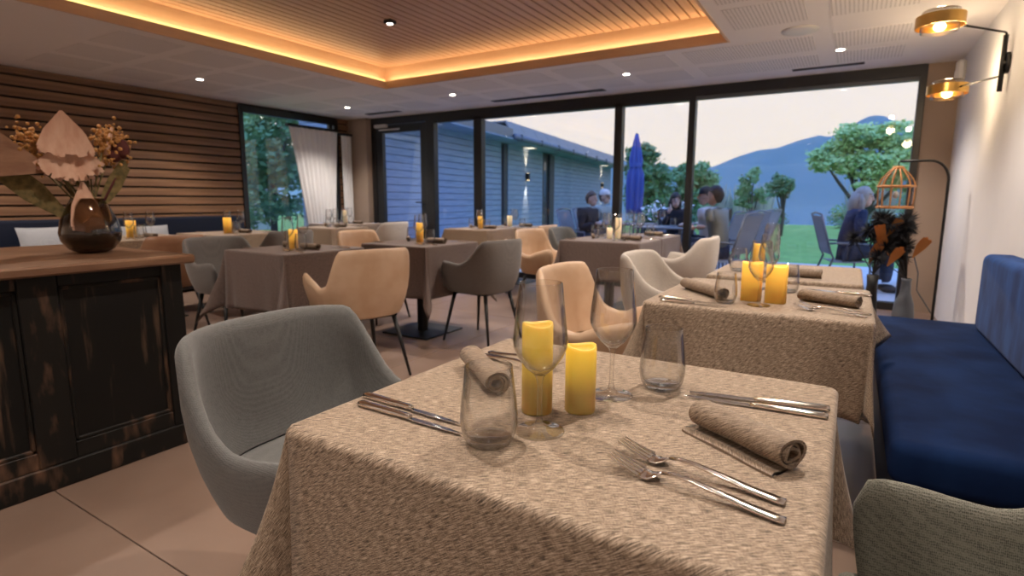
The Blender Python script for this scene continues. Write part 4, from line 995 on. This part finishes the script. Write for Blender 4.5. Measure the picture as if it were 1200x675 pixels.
for k, (pxl, Y) in enumerate(((866, 22), (894, 23), (1004, 22), (1034, 23), (842, 24))):
    b0 = PY(pxl, 250, Y); gm = MB(); rnd = random.Random(40+k)
    for q in range(260):
        a = rnd.uniform(0, 6.28); r_ = rnd.uniform(0, .45); h = rnd.uniform(.9, 1.9); ln = Vector((math.cos(a)*r_*.9, math.sin(a)*r_*.9, h)); c0 = Vector((math.cos(a)*r_*.3, math.sin(a)*r_*.3, 0)); e_ = Vector((-math.sin(a), math.cos(a), 0))*.03
        gm.add([c0-e_*.4, c0+ln*.7-e_, c0+ln, c0+ln*.7+e_], [(0, 1, 2, 3)])
    o_ = gm.build('pampas_grass', 'plume', None, loc=(b0.x, Y, -.03)); tag(o_, ('first', 'second', 'third', 'fourth', 'fifth', 'sixth', 'seventh', 'eighth', 'ninth')[[1, 2, 3, 4, 0][k]]+' pale feathery grass clump from the left beyond the lawn', 'grass clump', 'pale grass clumps')
for k, (pxl, Y, h, wd) in enumerate(((850, 27, 1.2, 2.4), (885, 28, 1.0, 2.0), (905, 26.5, .9, 1.6), (990, 27, 1.1, 2.2), (1030, 28, 1.6, 2.6), (1065, 27, 1.9, 2.4), (812, 27.5, 1.6, 2.6), (780, 28, 1.9, 3), (745, 28, 2.2, 3))):
    b0 = PY(pxl, 250, Y); gm = MB(); leaf_cloud(gm, (0, 0, h*.55), (min(wd*.5, .68), .7, h*.55), 900, .07, random.Random(60+k), 1.)
    o_ = gm.build('shrub', 'leafC' if k % 2 else 'leafA', None, loc=(b0.x, Y, -.16)); tag(o_, ('first', 'second', 'third', 'fourth', 'fifth', 'sixth', 'seventh', 'eighth', 'ninth')[[3, 4, 5, 6, 7, 7, 2, 1, 0][k]]+' low green shrub from the left along the lawn end' if k != 4 else 'tall shrub in front of the bright green tree trunk', 'shrub', 'shrubs at the lawn end')
# trees outside the left window
tree(-13.5, 9.6, 0, [(0, 0, 2.6, 1.5, 1.3), (.9, .2, 3.6, 1.4, 1.0), (-1.2, .3, 3.2, 1.4, 1.3), (.2, 0, 1.2, 1.3, .9)], 'leafA', 'dark leafy tree outside the left window', 31, n=900, sz=.16, group='trees outside the left window')
tree(-10.6, 6.0, 0, [(0, 0, 2.7, .8, .5), (.3, .3, 3.2, .9, .6), (-.3, .2, .55, .7, .5), (.2, .5, 1.0, .4, .4)], 'leafC', 'leafy branches close outside the left window', 32, n=500, sz=.09, trunk=.05, group='trees outside the left window')
t = thing('garden_wall', 'pale stone garden wall outside the left window', 'wall', (-18.2, 10.5, 0))
rnd = random.Random(8); z = 0
while z < 2.0:
    y = -2.5+rnd.uniform(-.2, 0); h = rnd.uniform(.2, .28)
    while y < 2.2:
        l = rnd.uniform(.35, .6); MB().bbox((-.12, y, z), (.1+rnd.uniform(0, .03), y+l-.015, z+h-.015), .02).build('stone', 'paving', t); y += l
    z += h
# mountain range
prof = [(300, 205), (560, 205), (700, 205), (790, 203), (835, 195), (860, 184), (885, 176), (905, 174), (930, 165), (945, 161), (955, 158.5), (963, 161), (975, 158), (988, 150), (998, 142), (1008, 137), (1018, 135.5), (1028, 137), (1042, 144), (1056, 150), (1068, 156), (1100, 172), (1160, 190), (1300, 205), (1600, 215)]
def pyx(x):
    for (a, b), (c_, d) in zip(prof, prof[1:]):
        if a <= x <= c_: return b+(d-b)*(x-a)/(c_-a)
    return prof[-1][1]
mm = MB(); RR = []
xs = [300+k*6 for k in range(215)]
for j in range(28):
    s = j/27; row = []
    for x in xs:
        D_ = 1500+1700*s; top = PY(x, pyx(x), 3200); base = PY(x, 236, D_)
        hh = (top.z+4)*(s**1.15)
        nz_ = mnoise.fractal(Vector((x*.02, s*3.5, 1.3)), 1.0, 2.0, 6)
        ridge = abs(mnoise.noise(Vector((x*.018+s*.8, s*1.2, 4))))
        hh *= 1+(.35*nz_-.25*ridge)*s*(1-s)*2.2
        row.append((base.x, D_, -4+max(0, hh)))
    RR.append(row)
RR.append([(p[0], p[1]+900, -4) for p in RR[-1]])
mm.rings(RR, closed=False); mo = mm.build('mountain', 'mount', None, True); outside(mo)
fm = MB(); RR = []                                      # lower forested foothills in front
for j in range(14):
    s = j/13; row = []
    for x in xs:
        D_ = 1100+500*s; base = PY(x, 236, D_); q = 198+6*math.sin(x*.013+1)+4*math.sin(x*.041)-(14 if 900 < x < 1000 else 0)*math.sin((x-900)/100*PI)*(1 if 900 < x < 1000 else 0)
        top = PY(x, q, 1600); row.append((base.x, D_, -4+max(0, (top.z+4)*s**1.2*(1+.2*mnoise.noise(Vector((x*.05, s*4, 0)))*(1-s)))))
    RR.append(row)
RR.append([(p[0], p[1]+300, -4) for p in RR[-1]])
outside(fm.rings(RR, closed=False).build('mountain_foothills', 'mount', None, True))

hz = MB().box((-2200, 45, -8), (2200, 1090, 420)).build('haze', 'black', None)
hm_ = bpy.data.materials.new('blue_dusk_haze'); hm_.use_nodes = True; hn = hm_.node_tree; hn.nodes.clear(); ho = hn.nodes.new('ShaderNodeOutputMaterial'); hv_ = hn.nodes.new('ShaderNodeVolumeScatter')
hv_.inputs['Color'].default_value = (.17, .43, 1, 1); hv_.inputs['Density'].default_value = .0009; hn.links.new(hv_.outputs[0], ho.inputs['Volume'])
hz.data.materials.clear(); hz.data.materials.append(hm_); hz['kind'] = 'stuff'; tag(hz, 'blue evening haze over the lake before the mountains', 'haze')
# outdoor furniture
def mk_out_chair():
    t = thing('garden_chair', 'x', 'chair')
    for s in (-1, 1):
        MB().tube([(.24, s*.31, 0), (.22, s*.31, .44), (.20, s*.31, .60), (-.12, s*.31, .61), (-.22, s*.28, .60)], .013, 8).build('arm_frame', 'alu', t, True)
        MB().tube([(-.30, s*.25, 0), (-.16, s*.25, .42), (-.20, s*.25, .5), (-.33, s*.25, .95)], .013, 8).build('back_post', 'alu', t, True)
    MB().rings([[(x, -.25, z), (x, .25, z), (x, .25, z-.008), (x, -.25, z-.008)] for x, z in ((.22, .385), (.1, .375), (-.05, .37), (-.17, .375))], cap=True).build('seat', 'sling', t)
    MB().rings([[(x, -.245, z), (x, .245, z), (x-.008, .245, z), (x-.008, -.245, z)] for x, z in ((-.18, .46), (-.22, .58), (-.27, .75), (-.33, .93))], cap=True).build('back_sling', 'sling', t)
    MB().tube([(-.33, -.25, .95), (-.34, 0, .97), (-.33, .25, .95)], .013, 8).build('top_rail', 'alu', t, True)
    return t
OC = mk_out_chair(); first = [True]
def out_chair(x, y, deg, label):
    o = OC if first[0] else dup(OC); first[0] = False
    o.location = (x, y, -.01); o.rotation_euler = (0, 0, math.radians(deg)); o['label'] = label; o['group'] = 'garden chairs on the terrace'; return o
def out_table(x, y, label, wd=.7, ln=.7):
    t = thing('garden_table', label, 'table', (x, y, -.01), group='garden tables')
    MB().bbox((-ln/2, -wd/2, .715), (ln/2, wd/2, .74), .006).build('tabletop', 'alu', t)
    for sx_ in (1, -1):
        for sy in (1, -1): MB().bbox((sx_*(ln/2-.05)-.02, sy*(wd/2-.05)-.02, 0), (sx_*(ln/2-.05)+.02, sy*(wd/2-.05)+.02, .716), .004).build('leg', 'alu', t)
out_table(-3.10, 8.85, 'garden table between the seated boy and the woman', .8, .7)
out_table(-2.30, 8.05, 'garden table in front of the two seated men', .8, .7)
out_table(.66, 8.35, 'garden table at the right beside the fair-haired guest', .8, .8)
out_table(-2.15, 9.75, 'empty garden table behind the seated man in the grey shirt', .7, .7)
out_table(-2.1, 11.0, 'farthest empty garden table near the lawn edge', .7, .7)
out_chair(-3.87, 8.55, 0, 'garden chair under the boy in the black jumper'); out_chair(-3.89, 9.22, 0, 'garden chair under the guest with the pale cap')
out_chair(-2.42, 8.95, -75, 'garden chair under the dark-haired woman'); out_chair(-1.61, 8.03, 172, 'garden chair under the man in the white shirt'); out_chair(-1.32, 7.30, 165, 'garden chair under the man in the grey shirt')
out_chair(PY(866, 280, 8.9).x, 8.9, 150, 'empty garden chair just right of the man in the grey shirt'); out_chair(PY(880, 280, 10.).x, 10., 160, 'empty garden chair behind the first empty one'); out_chair(PY(886, 280, 11.).x, 11., 170, 'farthest empty garden chair by the lawn edge')
out_chair(-.07, 8.11, 15, 'garden chair under the fair-haired guest in navy')
out_chair(.80, 9.0, 215, 'garden chair at the right, beyond the cane lamp')
for k, (x, y, q) in enumerate(((-3.08, 8.8, 'on the garden table between boy and woman'), (-2.3, 8.0, 'on the garden table before the men'), (.6, 8.25, 'on the garden table at the right'))):
    tumbler(x+.1, y+.05, 'tumbler '+q, z=.73); wine(x-.08, y+.12, 'wine glass '+q, z=.73)
t = thing('bottle', 'dark wine bottle on the garden table at the right', 'bottle', (.80, 8.42, .73))
MB().lathe([(.0005, 0), (.037, 0), (.038, .01), (.038, .18), (.030, .22), (.014, .25), (.013, .30), (.0005, .30)], 20).build('body', 'black', t, True); MB().lathe([(.0385, .06), (.0385, .15)], 20).build('paper_label', 'white', t)
# closed parasol
pp = PY(743, 250, 10.2)
ps = thing('parasol', 'closed blue parasol on a thin pole beyond the glass', 'parasol', (pp.x, 10.2, -.01))
MB().tube([(0, 0, 0), (0, 0, 2.34)], .022, 10).build('pole', 'alu', ps, True); MB().lathe([(.0005, 0), (.28, 0), (.28, .06), (.05, .09)], 24).build('base', 'ext_dark', ps)
R_ = []
for s in [k/12 for k in range(13)]:
    z_ = 2.32-1.45*s; r0 = .025+.115*math.sin(min(1, s*1.25)*PI*.62)*(1 if s < .8 else 1-(s-.8)*.3)
    if .38 < s < .46: r0 *= .75
    R_.append([(r0*(1+.28*math.cos(8*a+s))*math.cos(a), r0*(1+.28*math.cos(8*a+s))*math.sin(a), z_) for a in [2*PI*k/48 for k in range(48)]])
MB().rings(R_, cap=True).build('canopy', 'parasol', ps, True); MB().lathe([(.115, 1.72), (.12, 1.76), (.115, 1.8)], 24).build('tie', 'parasol', ps)
# white flowering planters behind the woman
for k, (pxl, Y) in enumerate(((767, 9.7), (784, 10.7), (800, 10.0))):
    b0 = PY(pxl, 245, Y); t = thing('planter', ('left', 'middle', 'right')[k]+' planter of white blossom behind the seated woman', 'planter', (b0.x, Y, -.01), group='white blossom planters')
    MB().rings([[(sx_*w_, sy*w_, z_) for sx_, sy in ((-1, -1), (1, -1), (1, 1), (-1, 1))] for w_, z_ in ((.17, 0), (.21, .55), (.19, .55), (.18, .48))], cap=True).build('pot', 'ext_dark', t)
    gm = MB(); leaf_cloud(gm, (0, 0, .78), (.26, .24, .26), 420, .05, random.Random(90+k), 1.); gm.build('foliage', 'leafA', t)['kind'] = 'stuff'
    gm = MB(); leaf_cloud(gm, (0, -.05, .90), (.25, .24, .22), 130, .035, random.Random(95+k), 1.); gm.build('blossom', 'white', t)['kind'] = 'stuff'

# ================================================================== PEOPLE
def eval_mesh(o):
    dg = bpy.context.evaluated_depsgraph_get(); dg.update(); ev = o.evaluated_get(dg); me = bpy.data.meshes.new_from_object(ev); return me
def skin_mesh(chains, sub=1):
    """chains: lists of (point, radius); chains share points by rounding -> one connected skinned surface"""
    V = []; Rr = []; E_ = []; idx = {}
    for ch in chains:
        pv = None
        for p, r in ch:
            k = tuple(round(c_, 4) for c_ in p)
            if k not in idx: idx[k] = len(V); V.append(p); Rr.append(r)
            if pv is not None and pv != idx[k]: E_.append((pv, idx[k]))
            pv = idx[k]
    me = bpy.data.meshes.new('tmp'); me.from_pydata([tuple(v) for v in V], E_, []); o = bpy.data.objects.new('tmp', me); C.objects.link(o)
    md = o.modifiers.new('s', 'SKIN'); md.use_smooth_shade = True
    for i_, d in enumerate(me.skin_vertices[0].data): d.radius = (Rr[i_], Rr[i_]); d.use_root = (i_ == 0)
    if sub: ms = o.modifiers.new('u', 'SUBSURF'); ms.levels = sub; ms.render_levels = sub
    r = eval_mesh(o); bpy.data.objects.remove(o); vs_ = [tuple(v.co) for v in r.vertices]; fs_ = [tuple(p.vertices) for p in r.polygons]; bpy.data.meshes.remove(r)
    return vs_, fs_
def person(x, y, deg, label, hair, top, lean=.0, head_turn=0., style='short', seat=.44, arm_l='table', arm_r='table', sc_=1.0, cap=None):
    t = thing('person', label, 'person', (x, y, -.01), math.radians(deg)); t.scale = (sc_,)*3
    cl, sl = math.cos(lean), math.sin(lean)
    def L_(p):                                           # lean the upper body about the hips
        X, Y, Z_ = p; dz = Z_-.52; return (X*cl+dz*sl, Y, .52+dz*cl-X*sl)
    pel = (0, 0, .53)
    def arm(s, kind):
        sh = L_((.0, s*.185, .965)); el = L_((.03, s*.235, .69))
        if kind == 'table': wr = (el[0]+.235, s*.13, .765); hd = (el[0]+.30, s*.10, .768); fd = Vector((1, -s*.35, -.06))
        elif kind == 'face': el = L_((.20, s*.20, .76)); wr = L_((.20, s*.10, 1.00)); hd = L_((.17, s*.07, 1.06)); fd = Vector((-.35, -s*.2, .9))
        else: wr = (el[0]+.22, s*.16, .60); hd = (el[0]+.29, s*.14, .585); fd = Vector((1, -s*.2, -.35))
        return sh, el, wr, hd, fd.normalized()
    arms = [arm(1, arm_l), arm(-1, arm_r)]
    nb = L_((.0, 0, 1.03)); nk = L_((.015, 0, 1.085)); hc = L_((.03, 0, 1.17))
    ch = [[(pel, .125), (L_((-.005, 0, .66)), .118), (L_((0, 0, .80)), .125), (L_((-.005, 0, .92)), .125), (nb, .062), (nk, .052), (hc, .06)]]
    for s, (sh, el, wr, hd, fd) in zip((1, -1), arms):
        ch.append([(L_((-.005, 0, .92)), .125), (sh, .066), (tuple((Vector(sh)+Vector(el))/2), .05), (el, .041), (tuple((Vector(el)+Vector(wr))/2), .037), (wr, .026)])
        ch.append([(pel, .125), ((.06, s*.10, .50), .092), ((.26, s*.115, .50), .078), ((.44, s*.12, .49), .060), ((.44, s*.12, .28), .052), ((.43, s*.12, .09), .036), ((.47, s*.125, .045), .036), ((.57, s*.13, .035), .03)])
    vs_, fs_ = skin_mesh(ch); b = MB().add(vs_, fs_)
    # head: skull, jaw, nose, ears
    rot = Matrix.Rotation(head_turn, 4, 'Z'); H0 = Vector(hc)
    hm = MB().ell((-.005, 0, .015), (.092, .074, .108), 20, 14).ell((.028, 0, -.055), (.058, .055, .062), 16, 10)
    hm.tube([(.080, 0, .03), (.100, 0, -.005), (.108, 0, -.022), (.088, 0, -.032)], [.008, .011, .014, .010], 8)
    for s in (-1, 1): hm.ell((-.005, s*.076, -.008), (.018, .010, .03), 8, 6)
    hm.ell((.080, 0, -.062), (.012, .024, .009), 10, 6)
    hm.xf(Matrix.Translation(H0) @ rot); b.add(hm.v, hm.f)
    for s, (sh, el, wr, hd, fd) in zip((1, -1), arms):  # palm, four fingers, thumb
        W = Vector(wr); Hd = Vector(hd); side_ = fd.cross(Vector((0, 0, 1)) if abs(fd.z) < .8 else Vector((0, 1, 0))).normalized(); nn = side_.cross(fd).normalized()
        b.tube([W, W.lerp(Hd, .5), Hd, Hd+fd*.02], [.024, .03, .036, .030], 10)
        for k, ln in enumerate((.062, .072, .068, .052)):
            a0 = Hd+side_*((k-1.5)*.0175)+fd*.012; b.tube([a0, a0+fd*ln*.5-nn*.006, a0+fd*ln*.95-nn*.024], [.0095, .009, .0075], 6)
        th0 = Hd-fd*.03-side_*(.025*s); b.tube([th0, th0-side_*(.022*s)+fd*.02-nn*.008, th0-side_*(.026*s)+fd*.05-nn*.016], [.012, .0105, .008], 6)
    raw = b.build('raw', 'skin', None); rm = raw.modifiers.new('r', 'REMESH'); rm.mode = 'VOXEL'; rm.voxel_size = .0095; rm.use_smooth_shade = True
    me = eval_mesh(raw); bpy.data.objects.remove(raw); me.name = 'body'; me.materials.clear(); me.materials.append(M['skin'])
    body = bpy.data.objects.new('body', me); C.objects.link(body); body.parent = t
    # clothing: same skeleton, slightly fuller
    g = .014
    sh_ch = [[((0, 0, .50), .125+g), (L_((-.005, 0, .66)), .120+g), (L_((0, 0, .80)), .127+g), (L_((-.005, 0, .92)), .127+g), (L_((.0, 0, 1.0)), .085), (L_((.0, 0, 1.035)), .066)]]
    long_ = style in ('boy', 'woman', 'fair', 'cap')
    for s, (sh, el, wr, hd, fd) in zip((1, -1), arms):
        q = [(L_((-.005, 0, .92)), .127+g), (sh, .066+g), (tuple((Vector(sh)+Vector(el))/2), .052+g)]
        if long_: q += [(el, .044+g), (tuple((Vector(el)+Vector(wr))/2), .039+g), (tuple(Vector(el).lerp(Vector(wr), .85)), .033+g)]
        sh_ch.append(q)
    v2, f2 = skin_mesh(sh_ch); shirt = MB().add(v2, f2).build('shirt', top, t, True)
    tr = []
    for s in (1, -1): tr.append([(pel, .13+g), ((.06, s*.10, .50), .094+g), ((.26, s*.115, .50), .08+g), ((.44, s*.12, .49), .062+g), ((.44, s*.12, .28), .054+g), ((.43, s*.12, .12), .044+g)])
    v2, f2 = skin_mesh(tr); MB().add(v2, f2).build('trousers', 'denim', t, True)
    for s in (1, -1): MB().ell((.50, s*.125, .04), (.12, .045, .04), 14, 8).build('shoe', 'black', t, True)
    # hair
    hv = MB(); n, m = 28, 18; R_ = []
    for i_ in range(m+1):
        th = PI*i_/m*.80; row = []
        for k in range(n):
            a = 2*PI*k/n; fx = math.cos(a); lim = (.36 if fx > .15 else .36+(.15-fx)*.62) if style != 'woman' and style != 'fair' else (.42 if fx > .45 else .80)
            tt = min(th, PI*lim); wv = 1+.035*math.sin(5*a+i_*.8)+.02*math.sin(11*a+i_)
            row.append(((-.010+.104*wv*math.sin(tt)*fx), .086*wv*math.sin(tt)*math.sin(a), .018+.121*wv*math.cos(tt)))
        R_.append(row)
    hv.rings(R_, cap=True)
    if style in ('woman', 'fair'):
        hv.tube([(-.05, 0, .05), (-.085, 0, -.05), (-.09, .0, -.15), (-.08, 0, -.24)], [.075, .08, .07, .03], 12)
        for s in (-1, 1): hv.tube([(-.03, s*.055, .04), (-.02, s*.075, -.04), (-.02, s*.078, -.14), (-.03, s*.06, -.21)], [.03, .032, .03, .012], 8)
    hv.xf(Matrix.Translation(H0) @ rot); hv.build('hair', hair, t, True)
    for s in (1, -1):
        e_ = MB().ell((.079, s*.031, .012), (.009, .012, .007), 8, 6).xf(Matrix.Translation(H0) @ rot); e_.build('eye', 'black', t, True)
        MB().tube([(.083, s*.018, .034), (.086, s*.032, .037), (.078, s*.046, .033)], .004, 5).xf(Matrix.Translation(H0) @ rot).build('eyebrow', hair, t, True)
    if cap:
        c_ = MB().lathe([(.098, .035), (.100, .05), (.094, .09), (.07, .125), (.03, .138), (.0005, .14)], 24); c_.v = [(p[0]-.008, p[1]*.87, p[2]) for p in c_.v]
        c_.add([(.06, -.07, .045), (.17, -.045, .035), (.185, 0, .04), (.17, .045, .035), (.06, .07, .045), (.06, -.07, .051), (.17, -.045, .041), (.185, 0, .046), (.17, .045, .041), (.06, .07, .051)], [(0, 4, 3, 2, 1), (5, 6, 7, 8, 9), (0, 1, 6, 5), (1, 2, 7, 6), (2, 3, 8, 7), (3, 4, 9, 8)])
        c_.xf(Matrix.Translation(H0) @ rot); c_.build('cap', cap, t, True)
    return t
person(-3.78, 8.55, -10, 'seated boy with brown hair in a dark jumper beyond the glass', 'hair_mid', 'black_cloth', .12, .1, 'boy', sc_=.97)
person(-3.80, 9.22, -12, 'seated guest in a pale cap and sage jumper behind the boy', 'hair_mid', 'sage_cloth', .08, 0, 'cap', cap=M['white_cloth'], sc_=1.0)
person(-2.40, 8.86, -75, 'seated dark-haired woman raising a hand to her chin', 'hair_brown', 'black_cloth', .15, .2, 'woman', arm_r='face', sc_=.96)
pw_ = person(-1.70, 8.05, 172, 'seated man in a white printed t-shirt and dark cap, back turned', 'hair_brown', 'white_cloth', .06, .3, 'short', cap=M['black_cloth'])
person(-1.41, 7.33, 165, 'seated man with dark hair in a grey shirt, face in profile', 'hair_brown', 'grey_cloth', .10, .05, 'short')
person(-.04, 8.12, 15, 'seated guest with long fair hair in a navy jumper', 'hair_fair', 'navy_cloth', .18, -.2, 'fair')
for k, (yy, zz, ww) in enumerate(((.02, .88, .10), (.0, .83, .12), (-.01, .78, .09))):
    MB().bbox((-.158, yy-ww/2, zz), (-.146, yy+ww/2, zz+.022), .003).build('shirt_print', 'black_cloth', pw_)
